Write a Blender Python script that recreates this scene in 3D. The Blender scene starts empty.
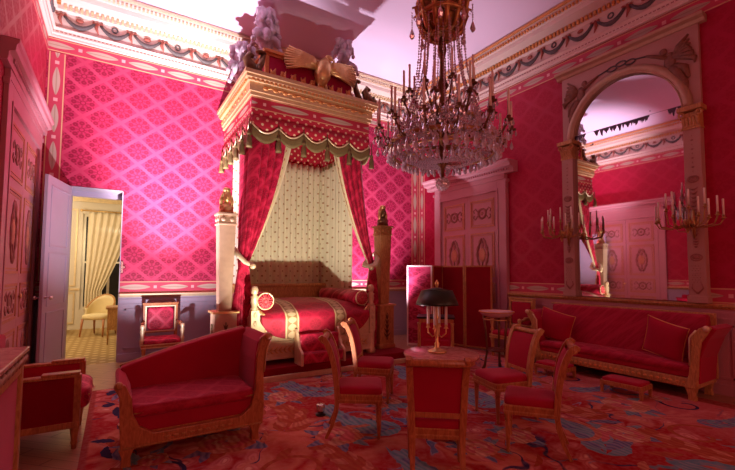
import bpy, math, random
from mathutils import Vector, Matrix, noise
R_=random.Random(7)
pi=math.pi; sin=math.sin; cos=math.cos
SC=bpy.context.scene; COL=SC.collection
def V(*a): return Vector(a)
def RZ(a): return Matrix.Rotation(a,4,'Z')
def TR(x,y,z=0): return Matrix.Translation((x,y,z))

# ------------------------------------------------------------------ node helper
class S:
    def __init__(s,nt,k): s.nt=nt; s.k=k
    def m(s,op,*a,clamp=False):
        n=s.nt.nodes.new('ShaderNodeMath'); n.operation=op; n.use_clamp=clamp
        for i,x in enumerate((s,)+a):
            if isinstance(x,S): s.nt.links.new(x.k,n.inputs[i])
            else: n.inputs[i].default_value=float(x)
        return S(s.nt,n.outputs[0])
    def __add__(s,o): return s.m('ADD',o)
    __radd__=__add__
    def __sub__(s,o): return s.m('SUBTRACT',o)
    def __rsub__(s,o): return (s*-1)+o
    def __mul__(s,o): return s.m('MULTIPLY',o)
    __rmul__=__mul__
    def __truediv__(s,o): return s.m('DIVIDE',o)
    def fr(s): return s.m('FRACT')
    def ab(s): return s.m('ABSOLUTE')
    def cs(s): return s.m('COSINE')
    def sn(s): return s.m('SINE')
    def sq(s): return s*s
    def rt(s): return s.m('SQRT')
    def mn(s,o): return s.m('MINIMUM',o)
    def mx(s,o): return s.m('MAXIMUM',o)
    def inv(s): return s.m('MULTIPLY_ADD',-1,1,clamp=True)
    def below(s,t,w=.01):   # 1 where s<t
        return ((s*-1+t)/w+.5).m('ADD',0,clamp=True)
    def above(s,t,w=.01): return ((s-t)/w+.5).m('ADD',0,clamp=True)
def ln(a,b): return (a.sq()+b.sq()).rt()
class Mt:
    def __init__(s,name,col=(.8,.8,.8),rough=.6,metal=0.0,spec=.5,sheen=0,em=None,ems=0):
        s.m=bpy.data.materials.new(name); s.m.use_nodes=True; s.nt=s.m.node_tree
        s.b=s.nt.nodes['Principled BSDF']; b=s.b
        b.inputs['Base Color'].default_value=(*col,1); b.inputs['Roughness'].default_value=rough
        b.inputs['Metallic'].default_value=metal; b.inputs['Specular IOR Level'].default_value=spec
        if sheen: b.inputs['Sheen Weight'].default_value=sheen; b.inputs['Sheen Roughness'].default_value=.4; b.inputs['Sheen Tint'].default_value=(1,.55,.65,1)
        if em: b.inputs['Emission Color'].default_value=(*em,1); b.inputs['Emission Strength'].default_value=ems
        s.m.diffuse_color=(*col,1)
    def xyz(s,kind='Object'):
        t=s.nt.nodes.new('ShaderNodeTexCoord'); q=s.nt.nodes.new('ShaderNodeSeparateXYZ')
        s.nt.links.new(t.outputs[kind],q.inputs[0]); return [S(s.nt,o) for o in q.outputs]
    def vec(s,x,y,z=0):
        q=s.nt.nodes.new('ShaderNodeCombineXYZ')
        for i,a in enumerate((x,y,z)):
            if isinstance(a,S): s.nt.links.new(a.k,q.inputs[i])
            else: q.inputs[i].default_value=a
        return S(s.nt,q.outputs[0])
    def noise(s,vec=None,scale=5,detail=3,dist=0,rough=.5):
        n=s.nt.nodes.new('ShaderNodeTexNoise'); n.inputs['Scale'].default_value=scale; n.inputs['Detail'].default_value=detail
        n.inputs['Distortion'].default_value=dist; n.inputs['Roughness'].default_value=rough
        if vec is None:
            t=s.nt.nodes.new('ShaderNodeTexCoord'); s.nt.links.new(t.outputs['Object'],n.inputs['Vector'])
        else: s.nt.links.new(vec.k,n.inputs['Vector'])
        return S(s.nt,n.outputs['Fac'])
    def mix(s,f,a,b):
        n=s.nt.nodes.new('ShaderNodeMix'); n.data_type='RGBA'
        if isinstance(f,S): s.nt.links.new(f.k,n.inputs[0])
        else: n.inputs[0].default_value=f
        for i,c in ((6,a),(7,b)):
            if isinstance(c,S): s.nt.links.new(c.k,n.inputs[i])
            else: n.inputs[i].default_value=(*c,1)
        return S(s.nt,n.outputs[2])
    def col(s,c): s.nt.links.new(c.k,s.b.inputs['Base Color']); return s
    def inp(s,name,v): s.nt.links.new(v.k,s.b.inputs[name]); return s
    def bump(s,h,st=.3,d=.01):
        n=s.nt.nodes.new('ShaderNodeBump'); n.inputs['Strength'].default_value=st; n.inputs['Distance'].default_value=d
        s.nt.links.new(h.k,n.inputs['Height']); s.nt.links.new(n.outputs[0],s.b.inputs['Normal']); return s

def damask_tone(M,u,v,W=.535,H=.445):
    a=u/W; b=v/H; p=a+b; q=a-b
    P=p.fr()-.5; Q=q.fr()-.5
    dx=(P+Q)*(W*.5); dy=(P-Q)*(H*.5)
    band=P.ab().mx(Q.ab()).above(.42,.03)
    r=ln(dx*.88,dy); th=dy.m('ARCTAN2',dx*.88)
    tf=((th*(8/(2*pi))+.5).fr()-.5)*(2*pi/8)
    k=W/.78; r=r/k; fx=r*tf.cs()-.155; fy=r*tf.sn()
    fd=ln(fx,fy)
    fl=((fd-.028).ab()).below(.020,.012)
    leaf=ln(fx+.068,fy*1.6).below(.03,.01)
    tf2=((th*(8/(2*pi))).fr()-.5)*(2*pi/8)
    out=ln(r*tf2.cs()-.2,r*tf2.sn()).below(.016,.008)
    cen=((r-.045).ab()).below(.012,.008)
    dark=fl.mx(leaf*.7).mx(cen).mx(out)
    return band,dark
def damask(name,ax,light,mid,dark,W=.535,H=.445,rough=.5,sheen=0,sc=None):
    M=Mt(name,mid,rough,sheen=sheen,spec=.35); x,y,z=M.xyz()
    u,v={'X':(x,z),'Y':(y,z),'F':(x+y*.37,z+y*.9)}[ax]
    band,dk=damask_tone(M,u,v,W,H)
    c=M.mix(band,mid,light); c=M.mix(dk*.85,c,dark)
    nz=M.noise(None,1.3,2); c=M.mix(nz*.25,c,dark)
    M.col(c)
    r=(band*-.12)+(dk*.15)+rough; M.inp('Roughness',r)
    return M.m
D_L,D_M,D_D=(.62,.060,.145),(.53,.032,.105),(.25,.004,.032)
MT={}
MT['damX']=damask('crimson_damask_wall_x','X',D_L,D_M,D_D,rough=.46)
MT['damY']=damask('crimson_damask_wall_y','Y',(.48,.008,.055),(.46,.007,.050),(.41,.006,.042),rough=.55)  # same damask for the side walls, their dim red light put into the colours
MT['damF']=damask('crimson_damask_cloth','F',(.50,.009,.05),(.46,.008,.046),(.38,.006,.036),.30,.26,rough=.65,sheen=.2)
MT['damF2']=damask('rose_damask_cloth','F',(.70,.03,.10),(.55,.012,.06),(.30,.004,.03),.3,.34,rough=.5,sheen=.2)
def simple(k,name,col,rough=.6,metal=0,var=.0,vs=8,spec=.5,sheen=0,em=None,ems=0,bump=0,bs=60):
    M=Mt(name,col,rough,metal,spec,sheen,em,ems)
    nz=M.noise(None,vs,3)
    M.col(M.mix(nz,tuple(c*(1-var) for c in col),tuple(min(1,c*(1+var)) for c in col)))
    if bump: M.bump(M.noise(None,bs,2),bump,.002)
    MT[k]=M.m; return M.m
simple('velvet','red_velvet',(.44,.008,.040),.75,var=.2,vs=3,sheen=.35,spec=.2,bump=.2,bs=200)
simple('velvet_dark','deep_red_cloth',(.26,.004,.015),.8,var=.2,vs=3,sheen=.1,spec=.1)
simple('crim','crimson_plain',(.50,.010,.07),.65,var=.15,vs=3,sheen=.1,spec=.3)
simple('gold','gilt_bronze',(.85,.56,.24),.36,.75,var=.25,vs=20,bump=.25,bs=40)
simple('goldpale','pale_gilding',(.82,.66,.40),.45,.35,var=.2,vs=14,bump=.2,bs=40)
simple('goldred','reddish_gilding',(.80,.36,.12),.42,.5,var=.25,vs=18,bump=.2,bs=40)
simple('rose','rose_silk',(.72,.10,.12),.6,var=.1)
simple('canopygold','soft_gilding',(.70,.45,.23),.42,.35,var=.2,vs=16,bump=.15,bs=40)
simple('figure','painted_brown_figures',(.24,.10,.06),.6,var=.5,vs=22)
simple('antique','antique_gilding',(.52,.30,.11),.4,.7,var=.3,vs=20)
simple('bronze','dark_bronze',(.20,.11,.05),.4,.8,var=.35,vs=20)
simple('lilac','lilac_grey_paint',(.44,.37,.48),.45,var=.06,vs=3)
simple('lilac_warmlit','lilac_paint_warmlit',(.58,.27,.31),.45,var=.06,vs=3)  # lilac paint again, with the warm red light put into its colour
simple('pinkstone','pink_stone_paint',(.50,.28,.23),.5,var=.08,vs=4)
simple('tan','tan_gilding',(.52,.35,.23),.45,.3,var=.15,vs=14)
simple('cream','cream_paint',(.80,.72,.58),.6,var=.05,vs=3)
simple('white','white_plaster',(.78,.60,.52),.7,var=.04,vs=2)
simple('ceil','ceiling_plaster',(.84,.66,.84),.85,var=.05,vs=.6,spec=.1)
simple('garland','garland_paint',(.11,.09,.09),.7,var=.4,vs=25)
simple('bow','bow_paint',(.38,.10,.07),.7,var=.3,vs=25)
simple('ochre','ochre_ornament',(.58,.25,.14),.5,var=.3,vs=25)
simple('orn','brown_ornament',(.38,.15,.12),.6,var=.4,vs=30)
simple('wax','candle_wax',(.95,.88,.76),.5,var=.04,vs=5)
simple('plume','mauve_plumes',(.64,.52,.58),.9,var=.4,vs=14,bump=.8,bs=45)
simple('tole','dark_green_tole',(.035,.05,.03),.35,.2,var=.4,vs=10)
simple('black','black_metal',(.02,.018,.018),.4,.3,var=.2)
simple('steel','polished_steel',(.7,.68,.68),.22,.9,var=.1)
simple('fringe','olive_gold_fringe',(.20,.14,.05),.7,.1,var=.4,vs=60,bump=.8,bs=90)
simple('porc','rose_white_porcelain',(.80,.55,.55),.25,var=.1)
simple('cloth_y','pale_yellow_silk',(.85,.72,.42),.6,var=.1)
simple('paper','pale_ivory_voile',(.90,.80,.60),.8,var=.05)
def wood(k,name,c1,c2,rough=.35,ax=0,sc=3):
    M=Mt(name,c1,rough); x,y,z=M.xyz(); v=M.vec(x*sc*4,y*sc*4,z*sc)
    n=M.noise(v,3,5,1.5); M.col(M.mix(((n-.35)*3).m('ADD',0,clamp=True),c1,c2)); MT[k]=M.m
wood('wood','mahogany',(.38,.13,.045),(.60,.25,.09),.32)
wood('wood_d','dark_mahogany',(.10,.025,.015),(.20,.06,.03),.3)
wood('woodgold','honey_wood_with_gilding',(.44,.20,.07),(.68,.38,.14),.36)
wood('marble_r','reddish_polished_top',(.50,.20,.15),(.72,.36,.28),.2,sc=1)
# crystal (cheap: reflective, slightly transparent)
M=Mt('cut_crystal',(.97,.92,.96),.10,0,.9); M.b.inputs['Transmission Weight'].default_value=.30; M.b.inputs['IOR'].default_value=1.5; M.b.inputs['Metallic'].default_value=.40; MT['crystal']=M.m
M=Mt('old_mirror_glass',(.80,.76,.80),.02,1.0)
x,y,z=M.xyz(); nz=M.noise(M.vec(y*6,z*16,0),1,4); nz2=M.noise(M.vec(y*2,z*2,3),1,2)
# blackened silver above the joint between the plates
jt=z*-1+(3.80-1.13); drip=((M.noise(M.vec(y*26,3,0),1,2)-.36)*.34+.02)*M.noise(M.vec(y*3.2,7,0),1,1).above(.44,.03)
dmg=jt.above(0,.004)*((jt-drip).below(0,.012))
spots=M.noise(M.vec(y*5,z*5,9),1,2).above(.72,.02)*jt.above(-.1,.05)*jt.below(.25,.05)
joint=(jt.ab()).below(.004,.003)
M.col(M.mix(dmg.mx(joint*.6).mx(spots),(.82,.78,.82),(.10,.07,.09)))
M.inp('Roughness',(dmg*.35)+(M.noise(M.vec(y*3,z*3,1),1,3)*.03)+.01); MT['mirror']=M.m
M=Mt('window_glass',(.9,.95,1),.02); M.b.inputs['Transmission Weight'].default_value=1; MT['glass']=M.m
# borders
def border(k,ua,va,v0,w,per=.60,ground=(.56,.05,.10)):
    M=Mt('wall_border_'+k,ground,.6); c=M.xyz(); u=c['xyz'.index(ua)]; v=c['xyz'.index(va)]
    vv=(v-(v0+w/2))/(w/2); uu=(u/per).fr()-.5
    leaf=(vv.ab()-(1-(uu*2.5).sq())*.44).below(0,.07)*uu.ab().below(.37,.01)
    rib=vv.ab().below(.07,.05)*leaf
    cn=((u/per+.5).fr()-.5); rs=(cn.ab()*per).mx(vv.ab()*(w/2)).below(w*.12,.006)
    edge=(vv.ab()).above(.80,.03)*(vv.ab().above(.93,.02).inv())
    c1=M.mix(leaf,ground,(.56,.42,.33)); c1=M.mix(rib,c1,(.44,.30,.22)); c1=M.mix(rs,c1,(.80,.42,.42)); c1=M.mix(edge,c1,(.70,.46,.24))
    M.col(c1); MT[k]=M.m
border('bX_low','x','z',1.13,.20); border('bX_top','x','z',4.97,.22); border('bY_low','y','z',1.13,.20); border('bY_top','y','z',4.97,.22)
border('bV_l','z','x',-1.0,.22); border('bV_r','z','x',6.26,.22); border('bW_r','z','y',7.61,.22); border('canopyX','x','z',0.0,.2,.85,(.48,.02,.05)); border('canopyY','y','z',0.0,.2,.85,(.48,.02,.05))
def dots(k,name,base,dot,kind,p,r):
    M=Mt(name,base,.7,sheen=.1); c=M.xyz(kind)
    u,v=(c[0],c[1]) if kind=='UV' else (c[0]+c[1],c[2])
    a=u/p; b=v/p; P=(a+b).fr()-.5; Q=(a-b).fr()-.5
    M.col(M.mix(ln(P,Q).below(r,.06),base,dot)); MT[k]=M.m
dots('star','starred_crimson_silk',(.50,.012,.04),(.85,.66,.42),'Object',.15,.20)
dots('creamdots','cream_silk_with_gold_dots',(.80,.74,.54),(.40,.22,.09),'UV',.19,.13)
# coverlet : crimson damask with two woven gold bands
M=Mt('coverlet_cloth',(.5,.01,.06),.6,sheen=.2); x,y,z=M.xyz()
bd,dk=damask_tone(M,x*1+y*.2,z+y*.8,.30,.26)
c=M.mix(bd,(.50,.010,.05),(.54,.012,.055)); c=M.mix(dk*.8,c,(.36,.004,.03))
def bandmask(x0,w):
    d=(x-x0).ab(); v=(z+y*.9)*9
    inn=d.below(w,.004); pat=((v+0).fr()-.5).ab()*2; lf=(d-(1-pat.sq())*w*.6).below(0,.01)
    ed=((d-w*.85).ab()).below(w*.1,.004)
    return inn,lf,ed
for x0 in (-.44,.37):
    inn,lf,ed=bandmask(x0,.105); c=M.mix(inn,c,(.34,.20,.08)); c=M.mix(lf,c,(.66,.50,.28)); c=M.mix(ed,c,(.80,.62,.34))
M.col(c); MT['coverlet']=M.m
M=Mt('embroidered_gold_band',(.8,.7,.45),.6); c=M.xyz('UV'); v=c[1]*1.0; fl=ln((v*3).fr()-.5,(c[0]*1.0)-.5).below(.22,.05); M.col(M.mix(fl,(.80,.70,.46),(.50,.06,.06))); MT['goldband']=M.m
# parquet
M=Mt('oak_parquet',(.3,.12,.05),.3); x,y,z=M.xyz(); a=(x+y)*.7071; b=(x-y)*.7071
pl=(a/.11); row=pl.m('FLOOR'); seam=(pl.fr()-.5).ab().above(.475,.02); s2=((b/.9+row*.37).fr()-.5).ab().above(.493,.006)
n=M.noise(M.vec(a*30,b*2.5,row*7.3),1,4); c=M.mix(n,(.26,.11,.06),(.50,.27,.15)); c=M.mix(seam.mx(s2)*.8,c,(.07,.02,.015)); M.col(c); MT['parquet']=M.m
# savonnerie carpet
M=Mt('savonnerie_carpet_pile',(.35,.03,.03),.95,spec=.1); x,y,z=M.xyz()
wx=M.noise(M.vec(x,y,0),1.1,3); wy=M.noise(M.vec(x,y,5),1.1,3); X=x+(wx-.5)*1.1; Y=y+(wy-.5)*1.1
c=M.mix(M.noise(M.vec(X,Y,1),3,3),(.30,.012,.014),(.48,.03,.03))
def vor(vec,sc):
    n=M.nt.nodes.new('ShaderNodeTexVoronoi'); n.inputs['Scale'].default_value=sc; M.nt.links.new(vec.k,n.inputs['Vector']); return S(M.nt,n.outputs['Distance']),n
# pink flower clusters
big=M.noise(M.vec(X,Y,2),1.25,2); fd,_=vor(M.vec(X,Y,0),5.5); petals=((fd*26).sn()*.5+.5)
pk=big.above(.52,.06); c=M.mix(pk*(petals*.6+.4)*(fd.below(.55,.3)),c,(.66,.25,.22)); c=M.mix(pk*fd.below(.16,.1),c,(.80,.50,.36))
# ribbed acanthus sweeps
ac=M.noise(M.vec(X*1.0,Y*1.0,8),1.0,1); rib=((ac*70).sn()*.5+.5)
am=M.noise(M.vec(x,y,12),.9,1).above(.54,.04); c=M.mix(am*rib*.8,c,(.62,.22,.13)); 
# blue and teal leaves
bl=M.noise(M.vec(X*1.0,Y*1.8,20),1.6,3,1.2); bm=bl.above(.66,.03); c=M.mix(bm,c,(.10,.13,.26)); c=M.mix(bm*((bl*60).sn().above(.2,.4)),c,(.30,.32,.42))
tl=M.noise(M.vec(X*1.4,Y*1.0,33),1.5,3,1.5).above(.68,.03); c=M.mix(tl,c,(.12,.27,.32))
# navy scroll lines
sl=M.noise(M.vec(X,Y,41),1.3,1); ln1=((sl-.5).ab()).below(.008,.006)*M.noise(M.vec(x,y,50),1.2,1).above(.5,.04); c=M.mix(ln1,c,(.03,.03,.10))
# lighter rose border inside the right edge with scrolls
brd=(x-4.75).above(0,.3)*(x-5.95).below(0,.04); c=M.mix(brd*.55,c,(.60,.17,.16))
scr=((ln((x-5.3)*1.0,((y/.85).fr()-.5)*.85)-.26+(wx-.5)*.25).ab()).below(.022,.012)*brd
edge=(x+.14).below(0,.02).mx((x-5.86).above(0,.02)); c=M.mix(edge,c,(.33,.05,.04))
fine=M.noise(M.vec(x*22,y*22,0),1,3); c=M.mix((fine-.4)*.5,c,(.75,.45,.38)); M.col(c); M.bump(M.noise(None,300,2),.4,.003); MT['carpet']=M.m
M=Mt('golden_patterned_carpet',(.5,.33,.12),.95); x,y,z=M.xyz(); P=((x+y)*4).fr()-.5; Q=((x-y)*4).fr()-.5; M.col(M.mix(ln(P,Q).below(.25,.1),(.42,.27,.10),(.66,.50,.25))); MT['goldcarpet']=M.m
M=Mt('red_woven_panel',(.5,.01,.05),.7); MT['panelred']=MT['crim']

# ------------------------------------------------------------------ mesh builder
class MB:
    def __init__(s,T=None): s.v=[];s.f=[];s.sm=[];s.mi=[];s.uv=[];s.T=T;s.cur=0;s.smooth=False
    def add(s,vs,fs,sm=None,uv=None):
        b=len(s.v); s.v+= [tuple(s.T@Vector(p)) if s.T else tuple(p) for p in vs]
        s.uv+= uv if uv else [(0,0)]*len(vs)
        for f in fs: s.f.append([b+i for i in f]); s.sm.append(s.smooth if sm is None else sm); s.mi.append(s.cur)
        return s
    def box(s,x0,x1,y0,y1,z0,z1):
        return s.add([(x,y,z) for x in (x0,x1) for y in (y0,y1) for z in (z0,z1)],[(0,1,3,2),(4,6,7,5),(0,4,5,1),(2,3,7,6),(0,2,6,4),(1,5,7,3)],False)
    def bc(s,c,d): return s.box(c[0]-d[0]/2,c[0]+d[0]/2,c[1]-d[1]/2,c[1]+d[1]/2,c[2]-d[2]/2,c[2]+d[2]/2)
    def prism(s,poly,t0,t1,pl='XZ'):
        def P(a,b,t): return {'XZ':(a,t,b),'YZ':(t,a,b),'XY':(a,b,t)}[pl]
        n=len(poly); vs=[P(a,b,t0) for a,b in poly]+[P(a,b,t1) for a,b in poly]
        fs=[tuple(range(n)),tuple(range(2*n-1,n-1,-1))]+[(i,(i+1)%n,n+(i+1)%n,n+i) for i in range(n)]
        return s.add(vs,fs,False)
    def tube(s,pts,r,n=8,closed=False,flat=1.0,up=None,sm=True):
        pts=[Vector(p) for p in pts]; N=len(pts); rr=r if isinstance(r,(list,tuple)) else [r]*N
        vs=[];fs=[];prev=None
        for i,p in enumerate(pts):
            a=pts[i-1] if (i>0 or closed) else pts[0]; b=pts[(i+1)%N] if (i<N-1 or closed) else pts[-1]
            t=(b-a); t=t.normalized() if t.length>1e-9 else V(0,0,1)
            if prev is None:
                u=Vector(up) if up else (V(0,0,1) if abs(t.z)<.9 else V(1,0,0))
                x=(u-t*u.dot(t)).normalized()
            else:
                x=prev-t*prev.dot(t); x=x.normalized() if x.length>1e-6 else V(1,0,0)
            prev=x; y=t.cross(x)
            for k in range(n):
                an=2*pi*(k+.5)/n; vs.append(p+x*(rr[i]*cos(an)*flat)+y*(rr[i]*sin(an)))
        for i in range(N if closed else N-1):
            j=(i+1)%N
            for k in range(n): k2=(k+1)%n; fs.append((i*n+k,i*n+k2,j*n+k2,j*n+k))
        if not closed: fs+=[tuple(range(n-1,-1,-1)),tuple((N-1)*n+k for k in range(n))]
        return s.add(vs,fs,sm if n>4 else False)
    def lathe(s,prof,c=(0,0,0),n=20,T=None,sm=True,sq=False):
        vs=[];fs=[];m=len(prof); C=Vector(c)
        for i,(r,z) in enumerate(prof):
            for k in range(n):
                a=2*pi*(k+.5)/n; p=V(r*cos(a),r*sin(a),z); vs.append((T@p if T else p)+C)
        for i in range(m-1):
            for k in range(n): k2=(k+1)%n; fs.append((i*n+k,i*n+k2,(i+1)*n+k2,(i+1)*n+k))
        fs+=[tuple(range(n-1,-1,-1)),tuple((m-1)*n+k for k in range(n))]
        return s.add(vs,fs,sm)
    def ball(s,c,r,n=10,m=7):
        r=r if isinstance(r,(tuple,list)) else (r,r,r)
        return s.sel(c,r,1,1,n,m)
    def sel(s,c,h,e1=.35,e2=.35,n=24,m=12,T=None):
        def sp(v,e): return math.copysign(abs(v)**e,v)
        vs=[];fs=[]
        for i in range(m+1):
            ph=-pi/2+pi*i/m
            for k in range(n):
                th=2*pi*k/n
                p=V(h[0]*sp(cos(ph),e1)*sp(cos(th),e2),h[1]*sp(cos(ph),e1)*sp(sin(th),e2),h[2]*sp(sin(ph),e1))
                if T: p=T@p
                vs.append((c[0]+p[0],c[1]+p[1],c[2]+p[2]))
        for i in range(m):
            for k in range(n): k2=(k+1)%n; fs.append((i*n+k,i*n+k2,(i+1)*n+k2,(i+1)*n+k))
        return s.add(vs,fs,True)
    def grid(s,fn,nu,nv,sm=True,su=1,sv=1,closed=False):
        vs=[];uv=[]
        for i in range(nu+1):
            for j in range(nv+1): vs.append(fn(i/nu,j/nv)); uv.append((i/nu*su,j/nv*sv))
        fs=[(i*(nv+1)+j,(i+1)*(nv+1)+j,(i+1)*(nv+1)+j+1,i*(nv+1)+j+1) for i in range(nu) for j in range(nv)]
        return s.add(vs,fs,sm,uv)
    def torus(s,c,Rr,r,ax='Z',n=24,m=6,sx=1,sy=1):
        pts=[]
        for i in range(n):
            a=2*pi*i/n; p=(Rr*cos(a)*sx,Rr*sin(a)*sy)
            q={'Z':(p[0],p[1],0),'Y':(p[0],0,p[1]),'X':(0,p[0],p[1])}[ax]; pts.append(V(*q)+Vector(c))
        return s.tube(pts,r,m,closed=True,up={'Z':(0,0,1),'Y':(0,1,0),'X':(1,0,0)}[ax])
    def frame(s,x0,x1,z0,z1,y0,y1,w):   # rectangular moulding in the XZ plane
        s.box(x0,x1,y0,y1,z0,z0+w); s.box(x0,x1,y0,y1,z1-w,z1); s.box(x0,x0+w,y0,y1,z0+w,z1-w); s.box(x1-w,x1,y0,y1,z0+w,z1-w); return s
    def build(s,name,mat,parent=None,bev=0,sub=0,solid=0,world=False,kind=None):
        me=bpy.data.meshes.new(name); vs=s.v
        if world and parent is not None:
            l=Vector((0,0,0)); q_=parent
            while q_ is not None: l=l+q_.location; q_=q_.parent
            vs=[(a-l.x,b-l.y,c-l.z) for a,b,c in vs]
        me.from_pydata(vs,[],s.f); me.update()
        mats=mat if isinstance(mat,(list,tuple)) else [mat]
        for q in mats: me.materials.append(MT[q] if isinstance(q,str) else q)
        me.polygons.foreach_set('use_smooth',s.sm); me.polygons.foreach_set('material_index',s.mi)
        if any(u!=(0,0) for u in s.uv):
            L=me.uv_layers.new(name='UVMap'); L.data.foreach_set('uv',[c for l in me.loops for c in s.uv[l.vertex_index]])
        if not name: raise Exception
        o=bpy.data.objects.new(name,me); COL.objects.link(o)
        import bmesh; bm=bmesh.new(); bm.from_mesh(me); bmesh.ops.recalc_face_normals(bm,faces=bm.faces); bm.to_mesh(me); bm.free()
        if parent is not None: o.parent=parent
        if solid: q=o.modifiers.new('Solidify','SOLIDIFY'); q.thickness=solid; q.offset=0
        if bev: q=o.modifiers.new('Bevel','BEVEL'); q.width=bev; q.segments=2; q.limit_method='ANGLE'; q.angle_limit=.6
        if sub: q=o.modifiers.new('Subsurf','SUBSURF'); q.levels=sub; q.render_levels=sub
        if kind: o['kind']=kind
        return o
def thing(name,label,cat,loc=(0,0,0),rz=0,group=None,sc=None):
    o=bpy.data.objects.new(name,None); o.empty_display_size=.1; COL.objects.link(o); o.location=loc; o.rotation_euler=(0,0,rz)
    if sc: o.scale=sc
    o['label']=label; o['category']=cat
    if group: o['group']=group
    return o
def tag(o,label,cat,group=None,kind=None):
    o['label']=label; o['category']=cat
    if group: o['group']=group
    if kind: o['kind']=kind
    return o
def struct_empty(name,loc=(0,0,0),rz=0):
    o=bpy.data.objects.new(name,None); COL.objects.link(o); o.location=loc; o.rotation_euler=(0,0,rz); o['kind']='structure'; return o
def kids(o): return [c for c in bpy.data.objects if c.parent==o]
def dup(o,loc=None,rz=None,label=None,parent=None):
    c=o.copy(); COL.objects.link(c); c.parent=parent
    if loc is not None: c.location=loc
    if rz is not None: c.rotation_euler=(0,0,rz)
    if label: c['label']=label
    for k in kids(o):
        if k.type=='LIGHT': continue
        dup(k,parent=c)
    return c
def st(name,mb,mat,**k): return mb.build(name,mat,kind='structure',**k)

# ------------------------------------------------------------------ room shell
XL,XR,YF,YB,H=-1.02,6.5,-1.7,7.85,5.95
OX0,OX1,OZ=-.66,.075,2.85
WT=.5
st('floor',MB().box(XL-.3,XR+.3,YF-.3,YB,-.1,0),'parquet')
st('ceiling',MB().box(XL-.3,XR+.3,YF-.3,YB+.5,H,H+.15),'ceil')
# back wall: lined with damask above the dado; opening for the jib door
b=MB()
for z0,z1 in ((1.1,OZ),):
    b.box(XL-.3,OX0,YB,YB+WT,0,OZ); b.box(OX1,XR+.3,YB,YB+WT,0,OZ)
b.box(XL-.3,XR+.3,YB,YB+WT,OZ,H)
st('wall_back',b,'damX')
b=MB().box(OX0-.0,OX0+.012,YB-.01,YB+WT,0,OZ).box(OX1-.012,OX1,YB-.01,YB+WT,0,OZ).box(OX0,OX1,YB-.01,YB+WT,OZ-.012,OZ).box(OX0+.012,OX1-.012,YB+WT-.12,YB+WT-.02,OZ-.09,OZ-.012)
st('trim_1',b,'lilac')
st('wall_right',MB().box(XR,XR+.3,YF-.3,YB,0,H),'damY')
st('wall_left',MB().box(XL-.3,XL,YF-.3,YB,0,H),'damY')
b=MB().box(XL,XR,YF-.3,YF,0,1.0).box(XL,XR,YF-.3,YF,3.9,H).box(XL,0.0,YF-.3,YF,1.0,3.9).box(1.5,3.9,YF-.3,YF,1.0,3.9).box(5.4,XR,YF-.3,YF,1.0,3.9)
st('wall_front',b,'damX')
for i,x0 in enumerate((0.0,3.9)):
    w=struct_empty('window_%d'%(i+1),(x0,YF-.15,1.0))  # unseen front windows, added as a source for the reddish fill light
    b=MB().frame(0,1.5,0,2.9,-.04,.04,.07).box(.73,.77,-.03,.03,.07,2.83); 
    for k in (1,2,3): b.box(.07,1.43,-.02,.02,.7*k,.7*k+.03)
    b.build('window_frame','lilac',w); MB().box(.07,1.43,-.004,.004,.07,2.83).build('window_pane','glass',w)

def wallfn(side):   # maps (along, offset into room, z) to world
    return {'back':lambda a,o,z:(a,YB-o,z),'right':lambda a,o,z:(XR-o,a,z),'left':lambda a,o,z:(XL+o,a,z),'front':lambda a,o,z:(a,YF+o,z)}[side]
def wprof(mb,side,a0,a1,prof,miter=False):
    F=wallfn(side); n=len(prof); vs=[]
    for e,a in ((0,a0),(1,a1)):
        for o,z in prof:
            aa=a+(o if e==0 else -o) if miter else a
            vs.append(F(aa,o,z))
    fs=[(i,(i+1)%n,n+(i+1)%n,n+i) for i in range(n)]+[tuple(range(n)),tuple(range(2*n-1,n-1,-1))]
    mb.add(vs,fs,False)
def wbox(mb,side,a0,a1,o0,o1,z0,z1):
    F=wallfn(side); p=F(a0,o0,z0); q=F(a1,o1,z1)
    mb.box(min(p[0],q[0]),max(p[0],q[0]),min(p[1],q[1]),max(p[1],q[1]),z0,z1)
spans={'back':(XL,XR),'right':(YF,YB),'left':(YF,YB),'front':(XL,XR)}
gaps={'back':[(OX0,OX1)],'right':[(5.10,7.16)],'left':[(5.30,7.50)],'front':[]}
CZ=5.2
prof=[(0,CZ),(.05,CZ),(.05,CZ+.03),(.07,CZ+.05),(.07,CZ+.10),(.10,CZ+.13),(.07,CZ+.14),(.07,CZ+.40),(.12,CZ+.43),(.12,CZ+.50),(.17,CZ+.52),(.34,CZ+.53),(.36,CZ+.60),(.38,CZ+.61),(.43,CZ+.68),(.46,CZ+.75),(0,CZ+.75)]
tn=2
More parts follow.
